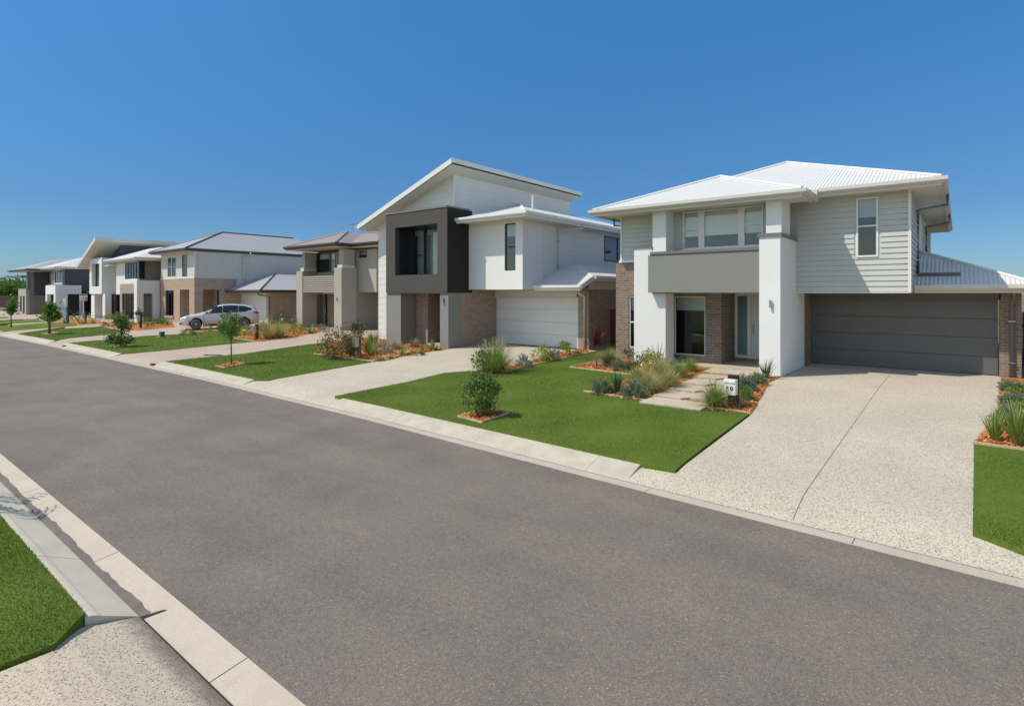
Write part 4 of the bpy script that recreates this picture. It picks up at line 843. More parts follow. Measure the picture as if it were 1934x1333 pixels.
# saw-cut joints
mb = MB(); pj = [(-1.55, 7.33), (-1.52, 16.9), (-1.5, 20.95)]
yj = [7.34 + .1 * k for k in range(18)] + [9.1 + .5 * k for k in range(24)]
for y0, y1 in zip(yj[:-1], yj[1:]): mb.quad((-1.554, y0, gd(-1.55, y0) + .006), (-1.546, y0, gd(-1.55, y0) + .006), (-1.546, y1, gd(-1.55, y1) + .006), (-1.554, y1, gd(-1.55, y1) + .006))
M['sawcut'] = flat('sawcut', (.27, .245, .21), .9, .2); tag(build('driveway_joint', mb, M['sawcut']), kind='structure')
# lawns (raised turf)
K0 = lambda X: (X, ed(X) + .70)
LW1 = P(K0(-11.75), K0(-10), K0(-7), K0(-5), K0(-3.7), (-3.22, 7.85), ('p', 1340, 838), ('p', 1415, 783), ('p', 1327, 770), ('p', 1212, 757), ('p', 1102, 741), (-7.25, 15.0), (-9.75, 15.25), (-9.75, 21.8), (-11.2, 21.8), ('p', 1113, 667), ('p', 1056, 679), ('p', 1000, 692), ('p', 960, 702), ('p', 925, 704), ('p', 900, 701), ('p', 840, 705), ('p', 770, 722), ('p', 632, 750))
LW2 = P(K0(-23.4), K0(-20), K0(-16.45), (-15.97, 8.5), ('p', 600, 702), ('p', 704.8, 683.5), ('p', 593, 670), ('p', 650, 655), ('p', 640, 645), ('p', 614, 648), ('p', 583, 651), ('p', 520.6, 660), ('p', 458.5, 669), ('p', 380, 676))
LW3 = P(K0(-36.1), K0(-32), K0(-28.1), ('p', 250, 667.5), ('p', 324, 661), ('p', 400, 653), ('p', 482, 645), ('p', 441, 639), ('p', 453, 634), ('p', 457, 624), ('p', 400, 626), ('p', 350, 631), ('p', 275, 635), ('p', 202, 642))
LW4 = P(K0(-46.5), K0(-42), K0(-38.5), ('p', 134, 638.6), ('p', 200, 632.4), ('p', 232, 626), ('p', 191, 617), ('p', 93, 623))
LW5 = P(K0(-60), (-50.6, 8.4), ('p', 20.7, 624.6), ('p', 93, 619), ('p', 145, 614.8), ('p', 143, 610.7), ('p', 93, 609.6), ('p', 0, 615.8))
LW6 = P((-75, 9), ('p', 0, 612.2), ('p', 80.7, 608), ('p', 72, 602.4), ('p', 0, 607))
LW7 = P((-95, 9), ('p', 0, 602), ('p', 16.5, 601), ('p', 16.5, 599), ('p', 0, 598.8))
LWR = [(.12, 7.78), (.51, 7.60), (1.0, 7.62), (9, 7.6), (9, 11.8), (.2, 11.85)]
for l in (LW1, LW2, LW3, LW4, LW5, LW6, LW7, LWR): sheet('lawn', l, .020, 'lawn', .17, 1.0)
# garden beds
BD1 = [(-7.25, 15.0), (-9.72, 15.28), (-9.72, 17.92), (-7.25, 17.9)]
BD2 = P(('p', 1102, 741), ('p', 1212, 757), ('p', 1327, 770), ('p', 1415, 783), ('p', 1420.6, 781), ('p', 1441, 744), ('p', 1452, 722.6), ('p', 1468, 714.6), (-3.9, 16.99), (-4.5, 17.5), (-7.25, 17.9), (-7.3, 14))
BD2a = [(-7.25, 17.9), (-7.2, 12.0), (-5.75, 11.8), (-5.85, 17.4)]; BD2b = P((-4.15, 11.8), ('p', 1415, 783), ('p', 1441, 744), ('p', 1452, 722.6), ('p', 1468, 714.6), (-3.9, 16.95), (-4.4, 16.9))
BD3 = P(('p', 593, 670), ('p', 704.8, 683.5), ('p', 734, 680), ('p', 768, 671.4), ('p', 801.6, 666), ('p', 848.6, 658.5), (-17.2, 17.0), (-21, 17.8), (-24.5, 18.4), (-24.2, 15.8))
BD4 = P(('p', 900, 701), ('p', 925, 704), ('p', 960, 702), ('p', 1000, 692), ('p', 1056, 679), ('p', 1113, 667), ('p', 1108, 660), ('p', 1090, 661), ('p', 1045, 670), ('p', 1006, 682), ('p', 955, 693), ('p', 915, 697))
BD5 = P(('p', 441, 639), ('p', 482, 645), ('p', 497, 644.5), ('p', 530, 640), ('p', 565, 635), ('p', 600, 628), ('p', 622, 621), ('p', 590, 613), ('p', 512, 613), ('p', 470, 620), ('p', 453, 634))
BD6 = P(('p', 335, 633), ('p', 350, 631.5), ('p', 400, 626.5), ('p', 457, 624.5), ('p', 462, 618), ('p', 400, 621), ('p', 350, 627))
BD7 = P(('p', 237, 623), ('p', 262, 624.5), ('p', 330, 617.5), ('p', 326, 611), ('p', 262, 609), ('p', 190, 609), ('p', 192, 616))
BD8 = P(('p', 138, 612), ('p', 150, 614), ('p', 190, 610.5), ('p', 190, 605), ('p', 140, 602), ('p', 100, 604), ('p', 93, 607))
BDR = P((.2, 11.87), (3.6, 11.85), (3.6, 20.8), (1.0, 20.8), ('p', 1890, 715), ('p', 1895.6, 772), ('p', 1885, 790), ('p', 1840, 842))
BT1 = P(('p', 866, 789), ('p', 910, 801), ('p', 960, 783), ('p', 918, 776)); BT2 = P(('p', 407, 693), ('p', 425, 696.5), ('p', 466, 688), ('p', 445, 685))
BT3 = P(('p', 208, 655), ('p', 218, 658), ('p', 248, 654), ('p', 236, 652)); BT4 = P(('p', 80, 631), ('p', 95, 633), ('p', 112, 629), ('p', 98, 628))
for b in (BD1, BD2, BD3, BD4, BD5, BD6, BD7, BD8, BDR): sheet('mulch_bed', b, .014, 'mulch', .09, .5, wobble=.008)
for b in (BT1, BT2, BT3, BT4): sheet('mulch_bed', b, .040, 'mulch', .04, .3, wobble=.006)
def edging(pts, closed=False, w=.018, h=.03):
    pp = [(x, y, gz(x, y) + .028) for x, y in pts]
    o = build('timber_edging', MB().sweep(pp, [(w, -.05), (w, h), (-w, h), (-w, -.05)], closed), M['edging']); tag(o, kind='structure')
edging([(-9.72, 17.9), (-9.74, 15.26), (-7.25, 14.98)]); edging(P(('p', 1102, 741), ('p', 1212, 757.5), ('p', 1327, 770.5), ('p', 1417, 783)))
edging([(.19, 11.86), (3.6, 11.84)]); edging(P(('p', 925, 705), ('p', 960, 703), ('p', 1000, 693), ('p', 1056, 680), ('p', 1113, 668)))
for b in (BT1, BT2, BT3, BT4): edging(b, True)
edging(P(('p', 593, 670), ('p', 650, 677), ('p', 704.8, 684))); edging(P(('p', 441, 639.5), ('p', 480, 645.5))); edging(P(('p', 590, 616), ('p', 616, 620)))
# stepping pavers of the entry paths
def pavers(rows, z=.03, grp='stepping pavers', lab=''):
    for k, (x0, x1, y0, y1, sh) in enumerate(rows):
        z0 = gz(x0, (y0 + y1) / 2); xm = x0 + (x1 - x0) * .48
        pl = [(x0, y0), (xm, y0), (xm + .12, y0 + sh), (x1, y0 + sh), (x1, y1 + sh), (xm + .12, y1 + sh), (xm, y1), (x0, y1)] if sh else [(x0, y0), (x1, y0), (x1, y1), (x0, y1)]
        o = build('paver', MB().prism(pl, z0 - .03, z0 + z), M['agg'], org=((x0 + x1) / 2, (y0 + y1) / 2, z0), bevel=.006); tag(o, kind='structure')
pavers(z=.05, rows=[(-5.62, -4.22, 11.66, 12.40, 0), (-5.66, -4.25, 12.50, 13.34, .22), (-5.70, -4.3, 13.50, 14.35, .22), (-5.75, -4.4, 14.50, 15.35, .25), (-5.82, -4.5, 15.50, 16.2, .25), (-5.95, -4.5, 16.6, 17.5, 0)])
for q in ([(655 + 40, 681), (712, 682.5), (745, 676), (720, 673)], [(712, 672.5), (728, 676), (770, 668), (745, 665)], [(745, 664), (768, 668), (800, 661), (775, 657)]):
    pl = P(*[('p', a, b) for a, b in q]); z0 = gz(*pl[0]); tag(build('paver', MB().prism(pl, z0 - .02, z0 + .035), M['agg'], org=(pl[0][0], pl[0][1], z0)), kind='structure')
pl = P(('p', 443, 638.5), ('p', 477, 638.5), ('p', 470, 634.5), ('p', 450, 635.5)); z0 = gz(*pl[0]); tag(build('paver', MB().prism(pl, z0 - .02, z0 + .04), M['agg_far'], org=(pl[0][0], pl[0][1], z0)), kind='structure')
# grated drain in the taupe house's driveway
pl = P(('p', 382, 672.5), ('p', 414, 672), ('p', 422, 669), ('p', 390, 669.4)); z0 = gz(*pl[0]); dr = build('grated_drain', MB().prism(pl, z0 - .02, z0 + .014), M['agg_far'], org=(pl[0][0], pl[0][1], z0)); tag(dr, 'pale concrete surround with black slotted grate set in the driveway', 'drain')
mb = MB()
for k in range(11):
    px = 386 + k * 3.1; a = gp(px, 671.8)[:2]; b = gp(px + 2.2, 669.8)[:2]; mb.prism([(a[0] - .05, a[1]), (a[0] + .05, a[1]), (b[0] + .05, b[1]), (b[0] - .05, b[1])], z0 + .012, z0 + .020)
build('grate', mb, M['black'], dr)

# ---------------------------------------------------------------- scattered turf blades and bark chips
rng = np.random.default_rng(7)
def sample(pts, n):
    xs = [p[0] for p in pts]; ys = [p[1] for p in pts]; out = []
    while len(out) < n:
        X = rng.uniform(min(xs), max(xs), 4000); Y = rng.uniform(min(ys), max(ys), 4000)
        out += [(x, y) for x, y in zip(X, Y) if inpoly(pts, x, y)]
    return np.array(out[:n])
def area(pts): return abs(sum(pts[i - 1][0] * pts[i][1] - pts[i][0] * pts[i - 1][1] for i in range(len(pts)))) / 2
def turf(pts, dens, h, w, zoff, zf=gz, lab='short mown grass of the front lawn'):
    n = int(area(pts) * dens); p = sample(pts, n); z = np.array([zf(a, b) for a, b in p]) + zoff
    a = rng.uniform(0, 2 * np.pi, n); hh = h * rng.uniform(.5, 1.25, n) * (1 + .3 * np.sin(p[:, 0] * 2.3) * np.sin(p[:, 1] * 1.9)); ww = w * rng.uniform(.7, 1.3, n)
    lean = rng.uniform(.0, .8, n) * hh; b = rng.uniform(0, 2 * np.pi, n)
    B = np.stack([p[:, 0], p[:, 1], z], 1); D = np.stack([np.cos(a) * ww, np.sin(a) * ww, 0 * a], 1)
    T = B + np.stack([np.cos(b) * lean, np.sin(b) * lean, hh], 1)
    V = np.stack([B - D, B + D, T], 1).reshape(-1, 3); Fc = np.arange(3 * n).reshape(-1, 3)
    return tag(npmesh('grass', V, Fc, M['blade']), lab, 'grass', kind='stuff')
turf(LW1, 3000, .03, .0035, .012)
turf(LWR[:1] + [(.51, 7.60), (1.0, 7.62), (3, 7.62), (3, 11.8), (.2, 11.85)], 3000, .03, .0035, .012, lab='short mown grass right of the pebble driveway')
turf([(-14, 1.39), (-5.46, 1.39), (-5.14, 1.13), (-5.14, 0), (-14, 0)], 7000, .03, .0028, .15, lambda x, y: 0, 'thick grass in the near verge at the lower left')
turf(LW2, 900, .03, .006, .02, lab='short grass under the young staked tree')
for l, nm in ((LW3, 'bushy magnolia lawn'), (LW4, 'lawn of the fourth house')): turf(l, 250, .03, .012, .02, lab='far lawn grass, ' + nm)
n = 60; X = rng.uniform(-24, 3, n); Y = np.where(rng.uniform(0, 1, n) < .7, rng.uniform(6.8, 7.1, n), rng.uniform(2.05, 2.4, n)); a = rng.uniform(0, 6.28, n); L = rng.uniform(.006, .02, n)
V = np.stack([np.stack([X + np.cos(a + q) * L * k, Y + np.sin(a + q) * L * k, np.full(n, .004 + .004 * (q == 0))], 1) for q, k in ((0, 1), (1.57, .45), (3.14, 1), (4.71, .45))], 1).reshape(-1, 3)
tag(npmesh('litter', V, np.arange(4 * n).reshape(-1, 4), M['chip']), 'small dry leaves and grit lying on the asphalt', 'litter', kind='stuff')
def chips(pts, dens, zoff, s=1.0):
    n = int(area(pts) * dens); p = sample(pts, n); z = np.array([gz(a, b) for a, b in p]) + zoff + rng.uniform(0, .014, n)
    L = rng.uniform(.012, .038, n) * s; Wd = rng.uniform(.005, .013, n) * s; a = rng.uniform(0, 2 * np.pi, n); t = rng.uniform(-.5, .5, n)
    u = np.stack([np.cos(a) * np.cos(t), np.sin(a) * np.cos(t), np.sin(t)], 1) * L[:, None]; t2 = rng.uniform(-.6, .6, n)
    w = np.stack([-np.sin(a) * np.cos(t2), np.cos(a) * np.cos(t2), np.sin(t2)], 1) * Wd[:, None]; c0 = np.stack([p[:, 0], p[:, 1], z + .008], 1)
    V = np.stack([c0 - u - w, c0 + u - w, c0 + u + w, c0 - u + w], 1).reshape(-1, 3)
    return tag(npmesh('bark_chips', V, np.arange(4 * n).reshape(-1, 4), M['chip']), 'orange bark chips covering the garden beds', 'mulch', kind='stuff')
for b, d_, s_, z_ in ((BD1, 700, 1.2, .02), ([p for p in BD2a], 700, 1.2, .02), ([p for p in BD2b], 700, 1.2, .02), ([(.2, 11.87), (2.2, 11.85), (2.2, 20), (.9, 20), (.6, 14.8)], 700, 1.2, .02), (BD4, 400, 1.3, .02), (BD3, 250, 1.6, .02), (BT1, 1200, 1.1, .045), (BT2, 400, 1.5, .045), (BD5, 120, 2, .02)): chips(b, d_, z_, s_)

# ================================================================== PLANTS
M['l_west'] = leafmat('grey_green_needles', [(.11, .185, .10), (.16, .245, .14), (.22, .30, .19), (.08, .14, .07)], .6, .2)
M['l_west2'] = leafmat('blue_grey_needles', [(.17, .25, .18), (.24, .33, .245), (.32, .40, .30), (.12, .19, .12)], .6, .2)
M['l_green'] = leafmat('bright_leaves', [(.13, .24, .02), (.20, .34, .03), (.30, .42, .05), (.09, .18, .02)], .4, .35)
M['l_mid'] = leafmat('mid_green_leaves', [(.08, .17, .025), (.12, .24, .035), (.18, .31, .055), (.05, .12, .02)], .35, .3)
M['l_dark'] = leafmat('dark_glossy_leaves', [(.025, .055, .015), (.045, .09, .022), (.08, .13, .035), (.17, .14, .05)], .3, .15, .5)
M['l_tree'] = leafmat('tree_leaves', [(.05, .12, .02), (.09, .18, .035), (.14, .24, .05), (.20, .28, .07)], .35, .3, .5)
M['l_bronze'] = leafmat('bronze_leaves', [(.10, .075, .03), (.16, .12, .035), (.12, .15, .035), (.06, .06, .025), (.19, .12, .06)], .5, .2)
M['l_yel'] = leafmat('lime_leaves', [(.26, .34, .03), (.36, .42, .05), (.20, .28, .03)], .4, .35)
M['b_blond'] = leafmat('straw_green_blades', [(.42, .38, .16), (.50, .45, .22), (.34, .36, .11), (.22, .27, .07), (.58, .52, .30)], .6, .25)
M['b_green'] = leafmat('green_blades', [(.17, .27, .045), (.25, .34, .08), (.35, .40, .13), (.11, .20, .03)], .5, .3)
M['b_dry'] = leafmat('dry_blades', [(.38, .30, .20), (.46, .37, .26), (.28, .22, .14), (.22, .20, .10)], .7, .15)
M['b_flax'] = leafmat('flax_blades', [(.05, .11, .03), (.09, .17, .045), (.14, .23, .07)], .4, .2)
M['b_agave'] = leafmat('variegated_blades', [(.10, .20, .03), (.34, .38, .16), (.16, .26, .05)], .4, .2)
M['b_cord'] = leafmat('wine_red_blades', [(.045, .014, .018), (.09, .025, .03), (.15, .05, .055), (.03, .012, .014)], .35, .2)
M['plume'] = leafmat('cream_plumes', [(.52, .47, .34), (.62, .57, .44)], .8, .3)
M['bark'] = flat('bark', (.16, .115, .075), .85, .2, .2, 12); M['barkpale'] = flat('pale_bark', (.24, .20, .15), .85, .2, .2, 12)
rg = np.random.default_rng(11)
def unit(v): return v / np.maximum(np.linalg.norm(v, axis=-1, keepdims=True), 1e-9)
def sph(n): return unit(rg.normal(size=(n, 3)))
def quads(A, B, C_, D): n = len(A); return np.stack([A, B, C_, D], 1).reshape(-1, 3), np.arange(4 * n).reshape(-1, 4)
def leafq(Pn, D, L, Wd):
    """pointed leaves: base Pn, direction D, length L, width Wd"""
    n = len(Pn); D = unit(D); S_ = unit(np.cross(D, sph(n))); L = np.broadcast_to(L, n)[:, None]; Wd = np.broadcast_to(Wd, n)[:, None]
    return quads(Pn, Pn + D * L * .45 + S_ * Wd * .5, Pn + D * L, Pn + D * L * .5 - S_ * Wd * .5)
def bladesq(Pn, D, L, Wd, droop, seg=4):
    n = len(Pn); D = unit(D); S_ = unit(np.cross(D, np.array([0, 0, 1.])) + 1e-4); p = Pn.copy(); st = np.broadcast_to(L, n)[:, None] / seg; Wd = np.broadcast_to(Wd, n)[:, None]
    droop = np.broadcast_to(droop, n)[:, None]; V = []; R_ = []
    for k in range(seg + 1):
        f = k / seg; w = Wd * (1 - f ** 1.6) * .5 + .0004; R_ += [p - S_ * w, p + S_ * w]
        D = unit(D + np.array([0, 0, -1.]) * droop * (f + .25) / seg * 2); p = p + D * st
    V = np.stack(R_, 1).reshape(-1, 3); m_ = 2 * (seg + 1); Fc = []
    for k in range(seg): Fc.append(np.stack([np.arange(n) * m_ + 2 * k + a for a in (0, 1, 3, 2)], 1))
    return V, np.concatenate(Fc)
def join(*vf):
    V = []; Fc = []; o = 0
    for v, f in vf: V.append(v); Fc.append(f + o); o += len(v)
    return np.concatenate(V), np.concatenate(Fc)
def needle_mound(w, h, n=2600, ls=.05):
    tw = max(30, int(n / 45)); u = sph(tw); u[:, 2] = np.abs(u[:, 2]) * .95 + .02; rr = rg.uniform(.72, 1.12, tw)[:, None]
    tips = u * np.array([w / 2, w / 2, h]) * rr; k = n // tw; f = rg.uniform(.35, 1, (tw, k, 1)) ** .7
    base = np.array([0, 0, .05 * h]); pts = base + (tips[:, None, :] - base) * f + rg.normal(size=(tw, k, 3)) * .018
    d = unit(tips)[:, None, :] + rg.normal(size=(tw, k, 3)) * .65 + np.array([0, 0, .35])
    pts = pts.reshape(-1, 3); pts[:, 2] = np.maximum(pts[:, 2], .01); return leafq(pts, d.reshape(-1, 3), ls * rg.uniform(.7, 1.3, len(pts)), ls * .3)
def leaf_mound(w, h, n=900, ll=.07, lw=.04, base=.0):
    tw = max(14, n // 28); u = sph(tw); rr = rg.uniform(.5, 1.08, tw)[:, None]; c = np.array([0, 0, base + (h - base) * .5])
    tips = c + u * np.array([w / 2, w / 2, (h - base) / 2]) * rr; k = n // tw
    pts = tips[:, None, :] + rg.normal(size=(tw, k, 3)) * min(w, h) * .095; d = (pts - c) / max(w, h) * 2 + rg.normal(size=(tw, k, 3)) * .7 + np.array([0, 0, .3])
    pts = pts.reshape(-1, 3); pts[:, 2] = np.maximum(pts[:, 2], .015); return leafq(pts, d.reshape(-1, 3), ll * rg.uniform(.6, 1.3, len(pts)), lw)
def tuft(w, h, n=420, bw=.007, droop=.9, spread=.75, up=1.0):
    a = rg.uniform(0, 2 * np.pi, n); e = rg.uniform(0, 1, n) ** .8 * spread; D = np.stack([np.cos(a) * np.sin(e), np.sin(a) * np.sin(e), np.cos(e)], 1)
    b = np.stack([np.cos(a), np.sin(a), 0 * a], 1) * rg.uniform(0, .13, n)[:, None] * w; L = h * rg.uniform(.55, 1.12, n) * (1 + .2 * e)
    return bladesq(b, D, L, bw, droop * rg.uniform(.3, 1.3, n))
def place(px, by): x, y, z, t = gp(px, by); return (x, y, z + .01), t / F
def single(name, vf, m, loc, label, cat, group=None):
    V, Fc = vf; V = V + np.array(loc); o = npmesh(name, V, Fc, M[m], org=loc); return tag(o, label, cat, group)
def plant(kind, px, by, wpx, hpx, label, m=None, group=None, n=None):
    """base at column px / row by, wpx wide and hpx tall as surveyed"""
    loc, s = place(px, by); w, h = wpx * s, hpx * s
    if kind in ('flax', 'agave'): w, h = w * 1.15, h * 1.3
    elif px < 1100: w, h = w * 1.12, h * (1.3 if kind == 'tuft' else 1.12)
    if kind == 'west': return single('shrub', needle_mound(w, h * .92, n or 2400, .045), m or 'l_west', loc, label, 'shrub', group)
    if kind == 'leafy': return single('shrub', leaf_mound(w, h, n or 800), m or 'l_green', loc, label, 'shrub', group)
    if kind == 'tuft': return single('ornamental_grass', tuft(w, h, n or 620, .008, 1.0, .95), m or 'b_blond', loc, label, 'grass plant', group)
    if kind == 'flax': return single('flax_plant', tuft(w, h, n or 60, .03, .45, .6), m or 'b_flax', loc, label, 'flax', group)
    if kind == 'agave': return single('agave', tuft(w, h, n or 34, .075, .55, 1.15), m or 'b_agave', loc, label, 'agave', group)
    if kind == 'low': return single('groundcover', needle_mound(w, h, n or 1500, .04), m or 'l_mid', loc, label, 'groundcover', group)
G1 = 'grey-green needle shrubs'; G2 = 'tufted ornamental grasses'; G3 = 'strappy flax plants'; G4 = 'bright green leafy shrubs'
# in front of the sage board house
plant('west', 1138, 744, 48, 34, 'grey-green mounded shrub, left one of two along the front edge of the letterbox bed', n=4200, group=G1)
plant('west', 1197, 752, 54, 38, 'grey-green mounded shrub beside the bottom paver, right one of two at the bed front', n=4800, group=G1)
plant('flax', 1166, 742, 24, 34, 'narrow upright strappy plant between the two front grey-green mounds', group=G3)
for k, (px, by, w, h) in enumerate([(1226, 742, 60, 46), (1262, 732, 56, 40), (1246, 716, 54, 44), (1205, 722, 40, 34)]):
    plant('tuft', px, by, w, h, ['blond feathery grass clump nearest the bottom pavers', 'blond grass clump second from the front beside the pavers', 'blond grass clump in the middle of the bed before the white pier', 'smaller blond grass clump under the dark glossy shrub'][k], group=G2, n=900)
plant('tuft', 1283, 713, 46, 34, 'greener grass clump before the wide porch window', 'b_green', G2, 700); plant('tuft', 1302, 702, 38, 30, 'green-tipped grass clump at the brick corner beside the top paver', 'b_green', G2, 600)
plant('west', 1268, 700, 44, 26, 'low blue-grey shrub at the foot of the left pier', 'l_west2', G1)
plant('leafy', 1197, 708, 40, 50, 'dark glossy large-leaved shrub before the wide white pier', 'l_dark', n=620)
plant('leafy', 1228, 700, 38, 36, 'lime green shrub right of the dark glossy shrub', 'l_yel', G4, n=700); plant('leafy', 1252, 706, 30, 20, 'low lime green leaves behind the blond grasses', 'l_yel', G4)
plant('tuft', 1149, 690, 40, 38, 'blond grass clump at the brick corner beside the timber gate', group=G2, n=800)
plant('west', 1172, 702, 42, 28, 'grey-green mound at the left end of the upper bed', group=G1, n=3000)
plant('flax', 1244, 694, 22, 38, 'sparse spiky plant against the white pier', n=22, group=G3)
plant('tuft', 1350, 771, 36, 58, 'green and straw grass clump left of the white letterbox', 'b_green', G2, 800)
plant('tuft', 1400, 770, 28, 28, 'drooping dry grass clump behind the letterbox post', 'b_dry', G2, 260)
plant('low', 1410, 756, 34, 26, 'bright low groundcover right of the letterbox', 'l_mid', n=2200)
plant('west', 1410, 740, 40, 36, 'grey-green shrub between letterbox and white pier', group=G1, n=3000); plant('west', 1434, 727, 34, 26, 'grey-green shrub touching the front pier', group=G1)
plant('flax', 1447, 716, 28, 34, 'upright strappy plant against the front white pier', group=G3, n=40)
plant('west', 1912, 741, 46, 26, 'grey-green creeping shrub under the downpipe right of the driveway', group=G1, n=3000); plant('west', 1918, 768, 50, 30, 'grey-green shrub in the middle of the bed right of the driveway', group=G1, n=3200)
plant('west', 1908, 803, 62, 44, 'sprawling grey-green shrub leaning over the driveway edge', group=G1, n=4500)
plant('leafy', 1916, 744, 20, 10, 'small lime shrub behind the driveway-edge shrubs', 'l_yel', G4, 300); plant('leafy', 1930, 776, 26, 14, 'lime shrub between the two grey-green shrubs right of the driveway', 'l_yel', G4, 400)
plant('flax', 1879, 834, 30, 44, 'arching strappy tuft at the corner of the bed right of the driveway', 'b_green', G3, 60); plant('flax', 1922, 842, 44, 66, 'tall grassy clump at the right edge of the photo', 'b_green', G3, 130)
# strip along the white garage house's driveway
x_ = plant('tuft', 937, 704, 56, 52, 'large fountain grass with cream plumes beside the pebble driveway', 'b_green', G2, 1300)
loc, s = place(937, 704); n = 34; a = rg.uniform(0, 2 * np.pi, n); e = rg.uniform(.05, .62, n); D = np.stack([np.cos(a) * np.sin(e), np.sin(a) * np.sin(e), np.cos(e)], 1)
st = D * rg.uniform(.62, .95, n)[:, None]; pl_ = []
for k in range(40): pl_.append(leafq(st + D * .0045 * k, D + sph(n) * .6, .05, .014))
V, Fc = join(bladesq(np.zeros((n, 3)), D, np.linalg.norm(st, axis=1), .004, .05), *pl_); o = npmesh('plumes', V + np.array(loc), Fc, M['plume'], x_, loc)
plant('leafy', 911, 701, 32, 36, 'green leafy shrub at the left foot of the fountain grass', 'l_mid', n=1000)
plant('west', 990, 694, 32, 26, 'blue-grey shrub right of the fountain grass', 'l_west2', G1); plant('leafy', 1021, 684, 28, 28, 'bright green shrub in the strip bed, nearer the street', 'l_yel', G4, 700)
plant('west', 1046, 681, 32, 24, 'blue-grey shrub between the two bright shrubs', 'l_west2', G1); plant('leafy', 1069, 674, 20, 28, 'bright green standard shrub near the white garage', 'l_yel', G4, 500)
plant('low', 1091, 672, 22, 8, 'low green groundcover at the corner of the white garage', n=900)
# left bed of that house
plant('leafy', 643, 678, 62, 52, 'large bronze-green bush at the end of the bed by the driveway', 'l_bronze', n=2600)
plant('low', 620, 677, 26, 12, 'small grey-green creeping plant before the bronze bush', 'l_west', n=900)
plant('flax', 664, 672, 34, 42, 'dark green strappy clump behind the bronze bush', group=G3, n=90); plant('flax', 700, 672, 30, 32, 'green strappy clump right of the grey letterbox', 'b_green', G3, 80)
plant('flax', 704, 655, 40, 24, 'tall green strappy clump before the taupe wall', group=G3, n=120); plant('leafy', 692, 667, 14, 14, 'yellow-green leafy plant behind the letterbox post', 'l_yel', G4, 250)
plant('west', 722, 668, 44, 28, 'blue-grey mound right of the strappy clumps', 'l_west2', G1, 2600)
plant('tuft', 748, 660, 34, 16, 'dry straw-coloured tuft at the left grey pier', 'b_dry', G2, 400); plant('tuft', 782, 656, 34, 16, 'dry straw-coloured tuft beside the brick pillar', 'b_dry', G2, 400)
plant('flax', 760, 672, 12, 20, 'thin upright green tuft at the edge of the driveway', 'b_green', G3, 30); plant('tuft', 738, 678, 10, 9, 'tiny dry tuft at the edge of the driveway', 'b_dry', G2, 80)
plant('low', 787, 671, 34, 9, 'flat bright green cushion beside the pavers', n=1400); plant('low', 718, 682, 16, 6, 'small dark cushion at the edge of the driveway', n=500)
plant('agave', 818, 662, 30, 18, 'variegated rosette plant at the right grey pier'); plant('flax', 798, 664, 12, 12, 'small green tuft left of the variegated rosette', 'b_green', G3, 24)
# bed of the taupe house
for k, (px, by, w, h, l) in enumerate([(508, 640, 44, 34, 'large straw grass clump beside the grey letterbox of the taupe house'), (528, 638, 36, 28, 'second straw grass clump, toward the driveway'), (496, 626, 30, 22, 'straw grass clump behind the letterbox')]): plant('tuft', px, by, w, h, l, 'b_blond', G2, 600)
plant('leafy', 464, 633, 18, 16, 'yellow-green shrub left of the grey letterbox', 'l_yel', G4, 400); plant('low', 477, 634, 22, 10, 'low green shrub before the grey letterbox', n=700)
plant('leafy', 535, 627, 22, 18, 'green shrub right of the straw grasses', 'l_green', G4, 500); plant('leafy', 555, 620, 20, 20, 'taller green shrub before the cream brick side wall', 'l_green', G4, 500); plant('leafy', 561, 630, 24, 14, 'low green shrub at the edge of the taupe driveway', 'l_green', G4, 500)
plant('agave', 587, 630, 20, 14, 'small green rosette plant at the taupe left pier'); plant('west', 600, 623, 40, 12, 'blue-grey creeping shrub at the taupe entry', 'l_west2', G1); plant('tuft', 572, 624, 22, 8, 'low dry tuft at the taupe left pier', 'b_dry', G2, 200)
plant('flax', 522, 622, 20, 26, 'dark strappy plant against the cream brick side wall', 'b_flax', G3, 50)
# beds near the car
plant('west', 356, 633, 30, 15, 'grey-green shrub before the front wheel of the silver car', group=G1); plant('leafy', 393, 626, 16, 11, 'small bright shrub beside the front wheel of the silver car', 'l_green', G4, 300); plant('west', 418, 625, 18, 12, 'grey-green shrub under the doors of the silver car', group=G1); plant('west', 468, 622, 18, 9, 'blue-grey shrub behind the rear wheel of the silver car', 'l_west2', G1)
for k, px in enumerate((276, 288, 298, 309, 319)): plant('leafy', px, 617 - k * .7, 16, 15 - k, ['dark green shrub, leftmost of the hedge-like row under the cream brick wall', 'second shrub of the row under the cream brick wall', 'third and middle shrub of the row under the cream brick wall', 'fourth shrub of the row under the cream brick wall', 'rightmost shrub of the row under the cream brick window'][k], 'l_mid' if k < 3 else 'l_green', 'row of shrubs under the cream brick wall', 420)
plant('low', 285, 622, 24, 6, 'low green plant before the row of shrubs', n=500); plant('leafy', 258, 606, 14, 22, 'small dark tree-like magnolia before the boxed porch', 'l_dark', n=260); plant('west', 248, 615, 16, 10, 'grey-green shrub before the boxed porch', group=G1, n=900)
plant('west', 199, 617, 15, 11, 'clipped blue-grey ball shrub at the driveway edge', 'l_west2', G1, 1500)
for k, px in enumerate((199, 205, 212)): plant('leafy', px, 603, 8, 8, ['lime ball shrub, left of three', 'lime ball shrub, middle of three', 'lime ball shrub, right of three'][k], 'l_yel', 'lime ball shrubs', 260)
plant('leafy', 226, 611, 22, 20, 'green shrub behind the bushy magnolia crown', 'l_mid', n=500); plant('leafy', 240, 606, 14, 16, 'purple-brown shrub before the boxed porch', 'l_bronze', n=300)
